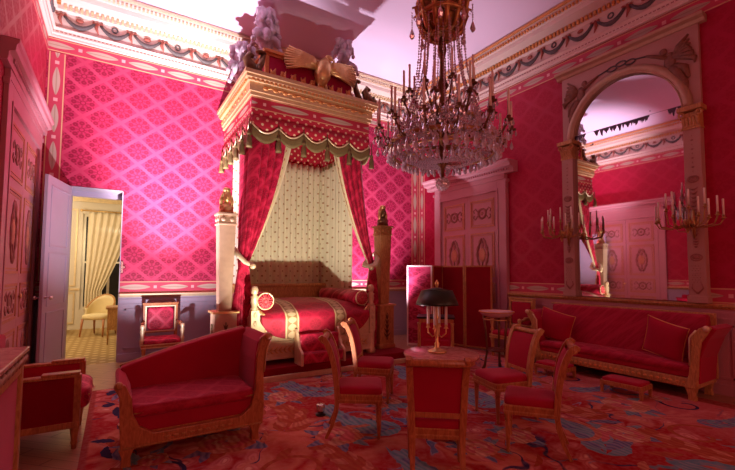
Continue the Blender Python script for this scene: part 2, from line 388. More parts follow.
for side in ('back','right','left','front'):
    a0,a1=spans[side]
    m=MB(); wprof(m,side,a0,a1,prof,True); st('trim_%d'%tn,m,'white' if side!='right' else 'white'); tn+=1
    # gilded enrichments of the cornice: dentils, bead rows
    m=MB(); a=a0+.2
    while a<a1-.2:
        wbox(m,side,a,a+.035,.11,.165,CZ+.435,CZ+.50); a+=.07
    wbox(m,side,a0+.3,a1-.3,.445,.475,CZ+.68,CZ+.72)
    a=a0+.42
    while a<a1-.42:
        wbox(m,side,a,a+.03,.40,.435,CZ+.61,CZ+.65); a+=.06
    st('trim_%d'%tn,m,'goldred' if side!='back' else 'goldpale'); tn+=1
    m=MB(); a=a0+.1
    while a<a1-.1: wbox(m,side,a,a+.035,.068,.073,CZ+.07,CZ+.085); a+=.055
    st('trim_%d'%tn,m,'orn'); tn+=1
    # festoon frieze
    F=wallfn(side); g=MB(); bw=MB(); per=.48; n=int((a1-a0-.2)/per); off=(a1-a0-n*per)/2
    for i in range(n):
        u0=a0+off+i*per; zt=CZ+.345
        pts=[F(u0+.04+(per-.08)*t/8,.085,zt-.135*(1-(2*t/8-1)**2)) for t in range(9)]
        g.tube(pts,[.020+.020*(1-abs(2*t/8-1)) for t in range(9)],6)
        bw.tube([F(u0,.085,zt+.03),F(u0-.02,.09,zt-.06),F(u0+.015,.085,zt-.16)],[.02,.028,.008],6)
        bw.tube([F(u0-.07,.085,zt+.02),F(u0,.085,zt),F(u0+.07,.085,zt+.025)],[.02,.012,.02],6)
        if i%2: g.torus(F(u0+per/2,.08,zt-.01),.04,.012,'Y' if side in('back','front') else 'X',14,5)
        else: bw.ball(F(u0+per/2,.085,zt-.015),(.055,.02,.035) if side in('back','front') else (.02,.055,.035),8,5)
    st('trim_%d'%tn,g,'garland'); tn+=1
    st('trim_%d'%tn,bw,'bow'); tn+=1
    # wallpaper borders and dado
    q='X' if side in('back','front') else 'Y'
    m=MB(); wbox(m,side,a0,a1,0,.006,4.97,5.19); st('trim_%d'%tn,m,'b%s_top'%q); tn+=1
    segs=[];s0=a0
    for g0,g1 in gaps[side]: segs.append((s0,g0)); s0=g1
    segs.append((s0,a1))
    m=MB()
    for s0,s1 in segs: wbox(m,side,s0,s1,0,.006,1.13,1.33)
    st('trim_%d'%tn,m,'b%s_low'%q); tn+=1
    m=MB(); r=MB()
    for s0,s1 in segs:
        wbox(m,side,s0,s1,0,.02,0,1.08); wbox(m,side,s0,s1,.02,.045,0,.13); wbox(m,side,s0,s1,.02,.03,.93,.95); wbox(m,side,s0,s1,.02,.035,1.0,1.03)
        L=s1-s0
        if L>.8:
            k=max(1,int(L/1.5)); w=L/k
            for i in range(k):
                p0=s0+i*w+.08; p1=s0+(i+1)*w-.08
                for (c0,c1,d0,d1) in ((p0,p1,.2,.225),(p0,p1,.845,.87),(p0,p0+.025,.2,.87),(p1-.025,p1,.2,.87)): wbox(m,side,c0,c1,.02,.032,d0,d1)
        wprof(r,side,s0,s1,[(0,1.06),(.035,1.06),(.05,1.085),(.075,1.095),(.075,1.12),(.02,1.13),(0,1.13)])
    st('baseboard_'+side,m,'lilac' if side in('back','left') else 'lilac_warmlit'); st('trim_%d'%tn,r,'goldpale' if side=='back' else 'woodgold'); tn+=1
m=MB().box(-1.0,-.78,YB-.007,YB,1.34,4.96); st('trim_%d'%tn,m,'bV_l'); tn+=1
m=MB().box(6.26,6.48,YB-.007,YB,1.34,4.96); st('trim_%d'%tn,m,'bV_r'); tn+=1
m=MB().box(XR-.007,XR,7.61,7.83,1.34,4.96); st('trim_%d'%tn,m,'bW_r'); tn+=1

# ------------------------------------------------------------------ great double doors
def lyre(mb,cx,cz,s,y):
    for sg in(-1,1):
        mb.tube([(cx+sg*(.02+.13*sin(t*pi))*s,y,cz+(-.36+.72*t)*s) for t in [i/10 for i in range(11)]],[.02*s+.018*s*((i%2)) for i in range(11)],5)
    mb.ball((cx,y,cz),(.07*s,.012,.12*s),10,6); mb.tube([(cx,y,cz-.3*s),(cx,y,cz+.34*s)],.014*s,5)
    mb.ball((cx,y,cz+.2*s),(.045*s,.012,.05*s),8,5)
def wreath(mb,cx,cz,s,y):
    mb.torus((cx,y,cz),.11*s,.026*s,'Y',16,5); mb.ball((cx,y,cz),(.045*s,.01,.045*s),8,5)
    for sg in(-1,1):
        for sz in (-1,1): mb.tube([(cx+sg*.12*s,y,cz+sz*.04*s),(cx+sg*.2*s,y,cz+sz*.13*s),(cx+sg*.26*s,y,cz+sz*.08*s),(cx+sg*.23*s,y,cz+sz*.03*s)],.014*s,5)
def great_door(name,T,paint,W=2.06):
    # local: x along the wall 0..W, y out into the room, z up
    d=struct_empty(name); d.matrix_world=T
    cas=MB()
    for x0,x1 in((0,.22),(W-.22,W)):
        cas.box(x0,x1,0,.09,0,3.36)
    cas.box(.22,W-.22,0,.09,3.15,3.36); cas.box(-.03,0,0,.11,3.30,3.36); cas.box(W,W+.03,0,.11,3.3,3.36)
    cas.box(.18,.22,.09,.11,0,3.15).box(W-.22,W-.18,.09,.11,0,3.15).box(.18,W-.18,.09,.11,3.15,3.19)
    cas.build('door_casing',paint,d,bev=.006)
    en=MB(); en.box(.02,W-.02,0,.10,3.36,3.46)
    pr=[(0,3.46),(.12,3.46),(.14,3.50),(.14,3.54),(.24,3.56),(.25,3.62),(.29,3.64),(.30,3.68),(0,3.68)]
    en.prism([(a,b) for a,b in pr],-.22,W+.22,'YZ')
    en.build('door_cornice',paint,d,bev=.004)
    dn=MB(); x=-.08
    while x<W+.06: dn.box(x,x+.03,.135,.175,3.505,3.555); x+=.06
    dn.build('dentil_row',paint,d)
    for k in range(2):
        x0=.22+k*(W-.44)/2; x1=x0+(W-.44)/2
        lf=MB().box(x0+.003,x1-.003,.0,.05,.02,3.15).build('door_leaf',paint,d)
        fr=MB(); inner=MB(); orn=MB(); oc=MB(); cx=(x0+x1)/2
        for z0,z1,kd in((2.45,3.03,'w'),(1.42,2.34,'l'),(.90,1.31,'w'),(.18,.79,'l2')):
            fr.frame(x0+.09,x1-.09,z0,z1,.05,.07,.03); fr.frame(x0+.14,x1-.14,z0+.05,z1-.05,.05,.062,.015)
            inner.box(x0+.15,x1-.15,.05,.054,z0+.06,z1-.06)
            cz=(z0+z1)/2
            if kd=='w': wreath(orn,cx,cz,.9,.06)
            elif kd=='l': lyre(orn,cx,cz,.95,.06); oc.ball((cx,.062,cz),(.09,.012,.15),12,6)
            else: lyre(orn,cx,cz,.6,.06)
        fr.build('panel_moulding','ochre',lf); inner.build('door_panel',paint,lf); orn.build('painted_ornament','orn',lf); oc.build('lyre_centre','ochre',lf)
    MB().lathe([(.0,0),(.012,0),(.012,.03),(.03,.045),(.03,.06),(.0,.075)],T=Matrix.Rotation(-pi/2,4,'X'),c=(W/2-.06,.05,1.15),n=12).build('door_knob','gold',d)
great_door('door_1',Matrix(((0,-1,0,XR),(1,0,0,5.10),(0,0,1,0),(0,0,0,1))),'lilac_warmlit')
great_door('door_2',Matrix(((0,.5,0,XL),(-1,0,0,7.50),(0,0,1.03,0),(0,0,0,1))),'lilac_warmlit',2.2)

# jib door leaf, standing open into the room
ang=math.atan2(6.86-7.83,-.86+.64)
d3=struct_empty('door_3',(-.64,7.83,0),ang)
lf=MB().box(0,.90,-.022,.022,.01,2.83).build('door_leaf','lilac',d3,bev=.004)
fr=MB()
for z0,z1 in((.16,.92),(1.0,1.75),(1.83,2.70)):
    for sgn in(-1,1):
        y0,y1=sorted((sgn*.022,sgn*.030)); fr.frame(.12,.78,z0,z1,y0,y1,.022)
fr.build('panel_moulding','lilac',lf)
k=MB()
for sgn in(-1,1): k.lathe([(.022,0),(.022,.008),(.008,.012),(.008,.045),(.028,.06),(.03,.075),(.018,.09),(0,.092)],T=Matrix.Rotation(-sgn*pi/2,4,'X'),c=(.84,sgn*.022,1.13),n=14)
k.build('door_knob','steel',lf)
st('trim_%d'%tn,MB().box(OX1+.005,OX1+.035,YB-.03,YB,1.47,1.66).box(OX1-.0,OX1+.06,YB-.045,YB-.02,1.55,1.58),'steel'); tn+=1

# ------------------------------------------------------------------ next room, seen through the opening
Y2,Y3=YB+WT,12.7
st('floor_next_room',MB().box(-3.2,1.6,Y2-WT,Y3,-.1,.0),'goldcarpet')
st('ceiling_next_room',MB().box(-3.2,1.6,Y2,Y3,3.5,3.6),'cream')
b=MB().box(-3.2,-.75,Y3,Y3+.2,0,3.5).box(.45,1.6,Y3,Y3+.2,0,3.5).box(-.75,.45,Y3,Y3+.2,3.0,3.5).box(-.75,.45,Y3,Y3+.2,0,.5)
st('wall_next_back',b,'cream')
st('wall_next_left',MB().box(-3.3,-3.2,Y2,Y3,0,3.5),'cream'); st('wall_next_right',MB().box(1.6,1.7,Y2,Y3,0,3.5),'cream')
st('wall_next_front',MB().box(-3.2,OX0,Y2,Y2+.02,0,3.5).box(OX1,1.6,Y2,Y2+.02,0,3.5).box(OX0,OX1,Y2,Y2+.02,OZ,3.5),'cream')
m=MB()
for x0,x1 in((-3.0,-2.0),(-1.9,-.85),(.55,1.5)):
    m.frame(x0,x1,1.1,3.1,Y3-.03,Y3,.04); m.frame(x0,x1,.15,.95,Y3-.03,Y3,.04)
m.box(-3.2,1.6,Y3-.06,Y3,3.3,3.5).box(-3.2,-.75,Y3-.04,Y3,1.0,1.05)
st('trim_%d'%tn,m,'goldpale'); tn+=1
w3=struct_empty('window_3',(-.75,Y3+.1,.5)); MB().frame(0,1.2,0,2.5,-.03,.03,.07).box(.57,.63,-.02,.02,0,2.5).box(0,1.2,-.02,.02,1.2,1.25).build('window_frame','cream',w3)
MB().box(.07,1.13,-.004,.004,.07,2.43).build('window_pane','black',w3)
def drape(fn,nu=60,nv=30,**k): return MB().grid(fn,nu,nv,**k)
def dr(u,v):
    z=3.02-2.55*v; x0=-.62-.02*v; wid=.95*(1-.62*min(1,v*1.25)**1.5) if v<.8 else .95*.38*(1+.3*(v-.8))
    return (x0+wid*u, Y3-.22+.035*sin(u*40+v*2),z)
c=drape(dr).build('window_curtain','paper',solid=.006); tag(c,'pale sheer curtain tied back at the window of the next room','curtain')
c=MB().tube([(-.75,Y3-.2,3.05),(.5,Y3-.2,3.05)],.018,8).ball((-.77,Y3-.2,3.05),.035).ball((.52,Y3-.2,3.05),.035)
for k in range(10): c.torus((-.66+k*.08,Y3-.2,3.05),.028,.005,'X',10,4)
tag(c.build('curtain_rod','gold'),'brass curtain rod with rings above the next room window','curtain rod')
def small_armchair(loc,rz,label,fab,group=None):
    t=thing('tub_chair',label,'armchair',loc,rz,group)
    MB().sel((0,0,.44),(.27,.27,.07),.5,.4).build('seat',fab,t)
    def bk(u,v):
        a=pi*(-.05+1.1*u); return (.29*cos(a),.02+.28*sin(a)*(1 if sin(a)>0 else 1),.44+v*(.2+.28*max(0,sin(a))))
    MB().grid(bk,20,6).build('backrest',fab,t,solid=.05)
    MB().tube([ (lambda p:(p[0],p[1],p[2]+.01))(bk(i/20,1)) for i in range(21)],.022,6).build('back_frame','woodgold',t)
    for sx in(-1,1):
        for sy in(-1,1): MB().tube([(sx*.23,sy*.22,.4),(sx*.24,sy*.24,.2),(sx*.25,sy*.27,0)],[.028,.022,.016],6).build('leg','wood',t)
    return t
small_armchair((-.28,11.3,0),-.5,'pale yellow tub armchair in the bright room beyond the open door','cloth_y')
t=thing('writing_desk','honey coloured wooden desk at right inside the room beyond the door','desk',(.12,10.0,0))
MB().box(-.25,.7,-.3,.3,.72,.76).build('desk_top','woodgold',t,bev=.005); MB().box(-.22,.67,-.28,.28,.30,.72).build('drawer_case','woodgold',t,bev=.004)
for x in(-.2,.65):
    for y in(-.25,.25): MB().tube([(x,y,.56),(x,y,0)],[.028,.014],6).build('leg','woodgold',t)
t=thing('side_table','small dark topped table by the left wall of the next room','table',(-1.45,11.6,0))
MB().lathe([(.45,.74),(.46,.76),(.45,.78)],n=28).build('table_top','wood',t); MB().lathe([(.05,.1),(.03,.3),(.05,.6),(.08,.74)],n=14).build('pedestal','wood',t)
for a in(0,2.1,4.2): MB().tube([(0,0,.15),(.2*cos(a),.2*sin(a),.1),(.32*cos(a),.32*sin(a),0.01)],[.03,.025,.02],6).build('foot','wood',t)

# ------------------------------------------------------------------ carpet
cp=MB().prism([(-.19,1.0-2.5),(6.05,-1.5),(6.05,6.1),(4.45,6.1),(4.45,5.33),(1.1,5.33),(1.1,6.1),(-.19,6.1)],0.0,.008,'XY')
rc=random.Random(21)
simple('c_tan','carpet_tan_wool',(.58,.24,.14),.95,var=.35,vs=14,spec=.1); simple('c_pink','carpet_pink_wool',(.60,.17,.17),.95,var=.35,vs=14,spec=.1)
simple('c_cream','carpet_cream_wool',(.68,.42,.28),.95,var=.3,vs=16,spec=.1); simple('c_blue','carpet_slate_blue_wool',(.12,.14,.25),.95,var=.5,vs=14,spec=.1)
simple('c_teal','carpet_teal_wool',(.14,.28,.31),.95,var=.45,vs=14,spec=.1); simple('c_navy','carpet_navy_wool',(.04,.035,.09),.95,var=.4,vs=14,spec=.1)
simple('c_brown','carpet_rust_wool',(.42,.11,.05),.95,var=.35,vs=14,spec=.1); simple('c_red','carpet_bright_red_wool',(.48,.02,.025),.95,var=.3,vs=10,spec=.1)
for k_ in ('c_tan','c_pink','c_cream','c_blue','c_teal','c_brown'):
    mm=MT[k_]; nt=mm.node_tree; b_=nt.nodes['Principled BSDF']; src=b_.inputs['Base Color'].links[0].from_socket
    t_=nt.nodes.new('ShaderNodeTexWave'); t_.inputs['Scale'].default_value=5.5; t_.inputs['Distortion'].default_value=7; t_.inputs['Detail'].default_value=2
    tc=nt.nodes.new('ShaderNodeTexCoord'); nt.links.new(tc.outputs['Object'],t_.inputs['Vector'])
    mx=nt.nodes.new('ShaderNodeMix'); mx.data_type='RGBA'; mx.blend_type='MIX'; mr=nt.nodes.new('ShaderNodeMath'); mr.operation='MULTIPLY'; mr.inputs[1].default_value=.5
    nt.links.new(t_.outputs['Fac'],mr.inputs[0]); nt.links.new(mr.outputs[0],mx.inputs[0]); nt.links.new(src,mx.inputs[6])
    mx.inputs[7].default_value=(.34,.03,.03,1) if k_ not in('c_blue','c_teal') else (.42,.38,.42,1); nt.links.new(mx.outputs[2],b_.inputs['Base Color'])
CM=['carpet','c_tan','c_pink','c_cream','c_blue','c_teal','c_navy','c_brown','c_red']; lay=[0]
def inside(x,y): return -.15<x<6.01 and -1.4<y<6.06 and not (1.05<x<4.5 and y>5.3)
def patch(pts,m):
    if not all(inside(*p) for p in pts): return
    lay[0]=(lay[0]+1)%60; z=.0084+lay[0]*.00003; cp.cur=m; cp.add([(x,y,z) for x,y in pts],[tuple(range(len(pts)))],False); cp.cur=0
def leafp(x,y,a,L,w,m,bend=0):
    L_=[];R2=[]
    for i in range(9):
        q=i/8; an=a+bend*q; cx=x+L*q*cos(a+bend*q*.5); cy_=y+L*q*sin(a+bend*q*.5); ww=w*sin(pi*q)**.8*(1+.25*(i%2))
        L_.append((cx-ww*sin(an),cy_+ww*cos(an))); R2.append((cx+ww*sin(an),cy_-ww*cos(an)))
    patch(L_+R2[::-1],m)
def rose(x,y,r):
    for k in range(9): leafp(x,y,k*.7+rc.random(),r*1.7,r*.22,rc.choice((4,5,7,4)),rc.uniform(-.6,.6))
    for ring,(n,rr,m) in enumerate(((9,r,1),(8,r*.74,2),(6,r*.5,3),(4,r*.3,2))):
        for k in range(n):
            a=2*pi*k/n+ring*.4; cx=x+rr*.62*cos(a); cy_=y+rr*.62*sin(a); s1=rr*.42*rc.uniform(.85,1.15)
            patch([(cx+s1*cos(b_*pi/5)*(1+.12*(b_%2)),cy_+s1*sin(b_*pi/5)) for b_ in range(10)],m if (k+ring)%3 else (3 if m!=3 else 1))
def acanthus(x,y,a,L,bend,m1,m2,n=9):
    for k in range(n):
        q=k/n; an=a+bend*q; px=x+L*q*cos(a+bend*q*.5); py=y+L*q*sin(a+bend*q*.5)
        for sg in(-1,1): leafp(px,py,an+sg*(.95-.4*q),L*.34*(1-.55*q),L*.05,m1 if k%2 else m2,-sg*.8)
    leafp(x,y,a,L*1.15,L*.035,m2,bend)
def scroll(x,y,r,a0,turn,m,w):
    o=[];i_=[]
    for k in range(30):
        q=k/29; a=a0+turn*q; rr=r*(1-.78*q); o.append((x+(rr+w)*cos(a),y+(rr+w)*sin(a))); i_.append((x+(rr-w)*cos(a),y+(rr-w)*sin(a)))
    for k in range(29): patch([o[k],o[k+1],i_[k+1],i_[k]],m)
for k in range(60): leafp(rc.uniform(-.02,.25),-1.2+k*.12,rc.uniform(.8,2.3),rc.uniform(.15,.35),rc.uniform(.03,.06),rc.choice((4,6,4,5,7)),rc.uniform(-1,1))
for sx in(-1,1):
    X=lambda v:2.93+sx*v
    fl=(lambda a:a) if sx>0 else (lambda a:pi-a)
    for yy in [-.9+1.35*k for k in range(6)]:
        acanthus(X(.55),yy,fl(.5),1.0,sx*1.5,4,5); acanthus(X(1.55),yy+.5,fl(2.4),.95,-sx*1.4,1,7); rose(X(1.15),yy+.15,.21); rose(X(2.05),yy+.55,.24); rose(X(.25),yy+.65,.17)
        acanthus(X(2.1),yy-.1,fl(-.9),.62,sx*1.2,5,4,7); scroll(X(1.7),yy-.25,.3,fl(0),sx*5.5,7,.022); scroll(X(.75),yy+.45,.36,fl(1),-sx*5,1,.03)
        scroll(X(2.62),yy+.2,.24,fl(1.5),sx*5.5,6,.016); scroll(X(2.62),yy+.85,.2,fl(-1.5),-sx*5.5,4,.022); rose(X(2.62),yy+.5,.11)
        for k in range(7): leafp(X(rc.uniform(.1,2.4)),yy+rc.uniform(-.6,.6),rc.uniform(0,6.3),rc.uniform(.18,.4),rc.uniform(.02,.045),rc.choice((1,2,3,4,5,8,7)),rc.uniform(-1.5,1.5))
cp=cp.build('carpet',CM)
tag(cp,'large red floral carpet with blue scrolls covering the parquet floor','carpet')

# ------------------------------------------------------------------ bed
t=thing('bed_dais','low red covered dais with gilt edge carrying the bed','platform',(2.73,6.5,0))
MB().box(1.2,4.3,5.40,7.80,.0,.17).build('platform_top','velvet_dark',t,world=True,bev=.01)
MB().box(1.17,4.33,5.35,5.40,.0,.075).box(1.15,1.2,5.35,7.8,0,.075).box(4.3,4.35,5.35,7.8,0,.075).build('gilt_edge','goldpale',t,world=True,bev=.008)
# herm pillars
def herm(x,y,label,label2=None):
    t=thing('herm_pillar',label,'pillar',(x,y,.17),0,'herm pillars flanking the state bed')
    MB().prism([(-.15,0),(.15,0),(.15,.74),(-.15,.74)],-.15,.15,'XZ').build('pedestal','tan' if x<2 else 'woodgold',t,bev=.006)
    MB().box(-.18,.18,-.18,.18,.74,.77).box(-.17,.17,-.17,.17,0,.06).box(-.16,.16,-.16,.16,.06,.08).build('pedestal_moulding','gold',t,bev=.004)
    vs=[(-.085,-.085,.77),(.085,-.085,.77),(.085,.085,.77),(-.085,.085,.77),(-.115,-.115,2.02),(.115,-.115,2.02),(.115,.115,2.02),(-.115,.115,2.02)]
    MB().add(vs,[(0,1,2,3),(7,6,5,4),(0,4,5,1),(1,5,6,2),(2,6,7,3),(3,7,4,0)]).build('tapering_shaft','tan' if x<2 else 'woodgold',t,bev=.004)
    cpt=MB().box(-.12,.12,-.12,.12,2.02,2.14).box(-.14,.14,-.14,.14,2.14,2.17).box(-.13,.13,-.13,.13,2.0,2.025)
    for sx in (-1,1): cpt.ball((sx*.06,-.125,2.08),(.035,.015,.035),8,5)
    for sy in (-1,1): cpt.ball((-.125,sy*.06,2.08),(.015,.035,.035),8,5)
    cpt.build('capital','tan' if x<2 else 'antique',t,bev=.003)
    orn=MB()
    for a,b_ in((0,-.155),):
        for k in range(5): 
            for sg in(-1,1): orn.tube([(0,-.155,.2+k*.08),(sg*(.07-.01*k),-.158,.27+k*.08)],[.014,.004],5)
        orn.tube([(0,-.155,.15),(0,-.155,.62)],.008,5)
    for k in range(5):
        for sg in(-1,1): orn.tube([(-.155,0,.2+k*.08),(-.158,sg*(.07-.01*k),.27+k*.08)],[.014,.004],5)
    orn.build('leaf_ornament','bronze',t)
    # female bust in Egyptian headdress
    bu=MB()
    bu.lathe([(.10,2.17),(.105,2.2),(.09,2.25),(.075,2.28),(.045,2.31),(.042,2.34)],n=14)
    bu.sel((0,0,2.26),(.105,.07,.05),.8,.8,14,8)
    bu.sel((0,-.01,2.41),(.055,.062,.085),.9,.9,16,12); bu.ball((0,-.072,2.405),(.01,.014,.02),6,5)
    bu.ball((0,-.065,2.37),(.02,.01,.007),8,5)
    for sg in(-1,1): bu.ball((sg*.022,-.062,2.425),(.011,.008,.006),6,4); bu.ball((sg*.058,0,2.40),(.01,.015,.02),6,5)
    bu.build('bust','bronze' if x>2 else 'gold',t)
    MB().sel((0,.02,2.44),(.068,.068,.075),.8,.8,16,10).tube([(-.06,.01,2.44),(-.075,0,2.36),(-.07,-.01,2.27)],[.025,.028,.022],8).tube([(.06,.01,2.44),(.075,0,2.36),(.07,-.01,2.27)],[.025,.028,.022],8).lathe([(.05,2.49),(.055,2.53),(.04,2.55)],n=12).build('headdress','gold',t)
    return t
herm(1.34,5.98,'pale gilt herm pillar with a bust at the left of the bed, on its leaf-carved pedestal')
herm(4.10,5.98,'gilt herm pillar with a dark bronze bust at the right of the bed')
# bedstead
BX0,BX1,BY0,BY1=1.69,3.66,5.68,7.35
t=thing('state_bed','carved and gilded state bed with finialled corner posts under the canopy','bed',(2.675,6.5,.17))
def bpost(x,y):
    m=MB(); m.lathe([(.075,.17),(.08,.22),(.06,.26),(.06,.5),(.075,.55)],(x,y,0),n=16)
    m.box(x-.055,x+.055,y-.055,y+.055,.55,.95)
    m.lathe([(.05,.95),(.06,.97),(.04,1.0),(.055,1.06),(.05,1.12),(.06,1.14),(.03,1.17),(.05,1.2),(.055,1.24),(.035,1.29),(.0,1.30)],(x,y,0),n=16)
    for k in range(3): m.ball((x,y-.06,.65+.12*k),(.025,.01,.04),8,5)
    return m
for x in(BX0,BX1):
    for y in(BY0,BY1): bpost(x,y).build('corner_post','goldpale',t,world=True)
m=MB(); N=20
def railz(u): return .56+.40*abs(2*u-1)**2.4
poly=[(BX0+.05,.30)]+[(BX1-.05,.30)]+[(BX1-.05-(BX1-BX0-.1)*i/N,railz(i/N)) for i in range(N+1)]
m.prism(poly,BY0-.03,BY0+.03); m.box(BX0+.03,BX1-.03,BY0-.045,BY0+.045,.26,.47); m.box(BX0+.03,BX1-.03,BY0-.055,BY0+.055,.235,.265); m.box(BX0+.03,BX1-.03,BY0-.055,BY0+.055,.465,.49)
fr_=m.build('front_rail','goldpale',t,world=True,bev=.006)
m=MB()
for k in range(26):
    x=BX0+.12+k*(BX1-BX0-.24)/25
    for sg in(-1,1): m.tube([(x-.03,BY0-.05,.37),(x,BY0-.055,.37+sg*.035),(x+.035,BY0-.05,.37+sg*.05)],[.012,.012,.003],5)
m.tube([(BX0+.1,BY0-.05,.37),(BX1-.1,BY0-.05,.37)],.006,5)
for sg,xx in((1,BX0+.2),(-1,BX1-.2)):
    m.tube([(xx+sg*(.10*t_*cos(t_*7)),BY0-.035,.66+.10*t_*sin(t_*7)) for t_ in [i/14 for i in range(15)]],.009,5)
m.build('laurel_carving','gold',fr_,world=True)
for m_ in (MB().tube([(BX0+.05+(BX1-BX0-.1)*i/N,BY0-.02,railz(i/N)) for i in range(N+1)],.022,6),): m_.build('rail_moulding','gold',t,world=True)
m=MB().box(BX0+.04,BX1-.04,BY1-.03,BY1+.03,.3,1.22); m.tube([(BX0+.03,BY1,1.24),(BX1-.03,BY1,1.24)],.045,10)
m.build('backboard','woodgold',t,world=True,bev=.01)
for x in(BX0,BX1):
    m=MB().box(x-.03,x+.03,BY0+.04,BY1-.04,.26,.80); m.tube([(x,BY0+.04,.82),(x,BY1-.04,.82)],.035,8); m.build('side_rail','goldpale',t,world=True,bev=.008)
MB().sel((2.675,6.52,.68),(.93,.80,.24),.25,.2,40,16).build('mattress','crim',t,world=True)
# coverlet
def cov(u,v):
    x=BX0+.08+(BX1-BX0-.16)*u; xl=(2*u-1)
    if v<.6:
        q=v/.6; y=7.2-q*(7.2-5.66); z=.90+.15*math.cos((q-.45)*2.0)*(1-.35*xl*xl)
        z-= .10*max(0,q-.85)/.15*.6
    else:
        q=(v-.6)/.4; z1=(.90+.15*math.cos(.55*2.0)*(1-.35*xl*xl))-.06; hem=.52+.26*abs(xl)**6
        y=5.66-.055*min(1,q*5)-.012*sin(u*26)*q; z=z1-(z1-hem)*q
    z+=.012*noise.noise(V(x*4,y*4,1)); return (x,y,z)
c=MB().grid(cov,60,44).build('coverlet','coverlet',solid=.02); 
for v in c.data.vertices: v.co.x-=2.675
c.location=(2.675,0,0)
tag(c,'crimson damask coverlet with two woven gold bands spread over the bed','coverlet')
def bolster(x,label):
    t=thing('bolster',label,'bolster',(x,6.42,1.075),0,'bolsters on the state bed')
    T=Matrix.Rotation(pi/2,4,'X'); m=MB().lathe([(.10,-.72),(.125,-.70),(.13,-.6),(.133,0),(.13,.6),(.125,.70),(.10,.72)],n=24,T=T); m.build('cover','damF2',t)
    e=MB(); e.torus((0,-.715,0),.118,.012,'Y',28,6).torus((0,-.72,0),.045,.006,'Y',18,5); e.build('piping','goldpale',t)
    r=MB()
    for k in range(16):
        a=2*pi*k/16; r.tube([(.03*cos(a),-.735,.03*sin(a)),(.105*cos(a),-.722,.105*sin(a))],[.006,.014],5)
    r.ball((0,-.735,0),(.03,.02,.03),10,6); r.build('gathered_end','rose',t)
bolster(1.86,'crimson bolster with rosette end, at the left side of the bed'); bolster(3.50,'crimson bolster with rosette end, at the right side of the bed')
# bed step
t=thing('bed_step','crimson upholstered bed step with curved gilt sides in front of the coverlet','step stool',(2.62,5.6,.17))
sp=[(-.22,0),(.22,0),(.22,.48),(.17,.50),(.10,.46),(.04,.33),(-.06,.24),(-.18,.20),(-.22,.17)]
for x in(-.34,.34):
    MB().prism([(a-.0,b) for a,b in [(q[0],q[1]) for q in sp]],x-.02,x+.02,'YZ').build('side_panel','goldpale',t,bev=.008)
MB().box(-.32,.32,-.2,.2,.02,.17).build('lower_step','damF2',t,bev=.02); MB().box(-.32,.32,.03,.2,.17,.42).build('upper_step','damF2',t,bev=.02)
# rotate it so that steps face the room
t.location=(2.62,5.44+.0,.17); t.scale=(1,.62,1)

# ------------------------------------------------------------------ canopy
CX0,CX1,CY0=1.68,3.80,6.0
t=thing('bed_canopy','gilded canopy with starred crimson valance, eagle and plumes above the bed','canopy',(2.73,6.9,4.0))
def three(mb,o,z0,z1,th=.04): # three sided band at outward offset o
    mb.box(CX0-o,CX1+o,CY0-o,CY0-o+th,z0,z1); mb.box(CX0-o,CX0-o+th,CY0-o+th,YB-.01,z0,z1); mb.box(CX1+o-th,CX1+o,CY0-o+th,YB-.01,z0,z1)
m=MB(); 
for o,z0,z1,th in((0,4.0,4.2,.05),): three(m,o,z0,z1,th)
m.build('leaf_frieze_front','canopyX',t,world=True)
for xx in(CX0-.004,CX1): MB().box(xx,xx+.004,CY0,YB-.01,4.0,4.2).build('leaf_frieze_side','canopyY',t,world=True)
m=MB(); three(m,.03,4.2,4.26,.1); three(m,.05,4.26,4.40,.14); three(m,.085,4.40,4.44,.2); three(m,.115,4.44,4.49,.26); three(m,.14,4.49,4.55,.3)
m.box(CX0,CX1,CY0,YB-.01,4.50,4.54)
m.build('canopy_cornice','canopygold',t,world=True,bev=.004)
m=MB()
x=CX0-.03
while x<CX1+.03: m.box(x,x+.035,CY0-.11,CY0-.085,4.40,4.44); x+=.07
y=CY0
while y<YB-.05: m.box(CX0-.11,CX0-.085,y,y+.035,4.40,4.44); y+=.07
for k in range(12):
    x=CX0+.2+k*(CX1-CX0-.4)/11; m.ball((x,CY0-.055,4.33),(.05,.012,.028),8,5); m.tube([(x+.03,CY0-.06,4.33),(x+.1,CY0-.055,4.35),(x+.15,CY0-.06,4.33)],.008,5)
for k in range(9):
    y=CY0+.2+k*.2; m.ball((CX0-.055,y,4.33),(.012,.05,.028),8,5)
m.build('gilt_enrichment','goldred',t,world=True)
MB().box(CX0+.04,CX1-.04,CY0+.04,YB-.02,4.12,4.15).build('canopy_lining','star',t,world=True)
m=MB(); three(m,0.0,3.78,4.0,.03); m.build('starred_valance','star',t,world=True)
# scalloped fringed edge
def scal(path,n,mb,fr):
    (xa,ya),(xb,yb)=path; L=math.hypot(xb-xa,yb-ya); K=n*14; nx,ny=-(yb-ya)/L,(xb-xa)/L
    pts=[]
    for i in range(K+1):
        u=i/K; s=(u*n)%1; z=3.76-.12*sin(pi*s) if 0<s<1 else 3.76
        pts.append((xa+(xb-xa)*u,ya+(yb-ya)*u,z))
    def f(u,v):
        i=min(K,int(round(u*K))); p=pts[i]; return (p[0]+nx*.02,p[1]+ny*.02,p[2]+.0-v*(.16+.005*(i%2)))
    fr.grid(f,K,3); 
    mb.grid(lambda u,v:(pts[min(K,int(round(u*K)))][0]+nx*.012,pts[min(K,int(round(u*K)))][1]+ny*.012,3.9-(3.9-pts[min(K,int(round(u*K)))][2])*v),K,2)
    return pts
fr=MB(); vl=MB(); cord=MB()
paths=[((CX1,CY0),(CX0,CY0),5),((CX0,CY0),(CX0,YB-.05),5),((CX1,YB-.05),(CX1,CY0),5)]
tas=[]
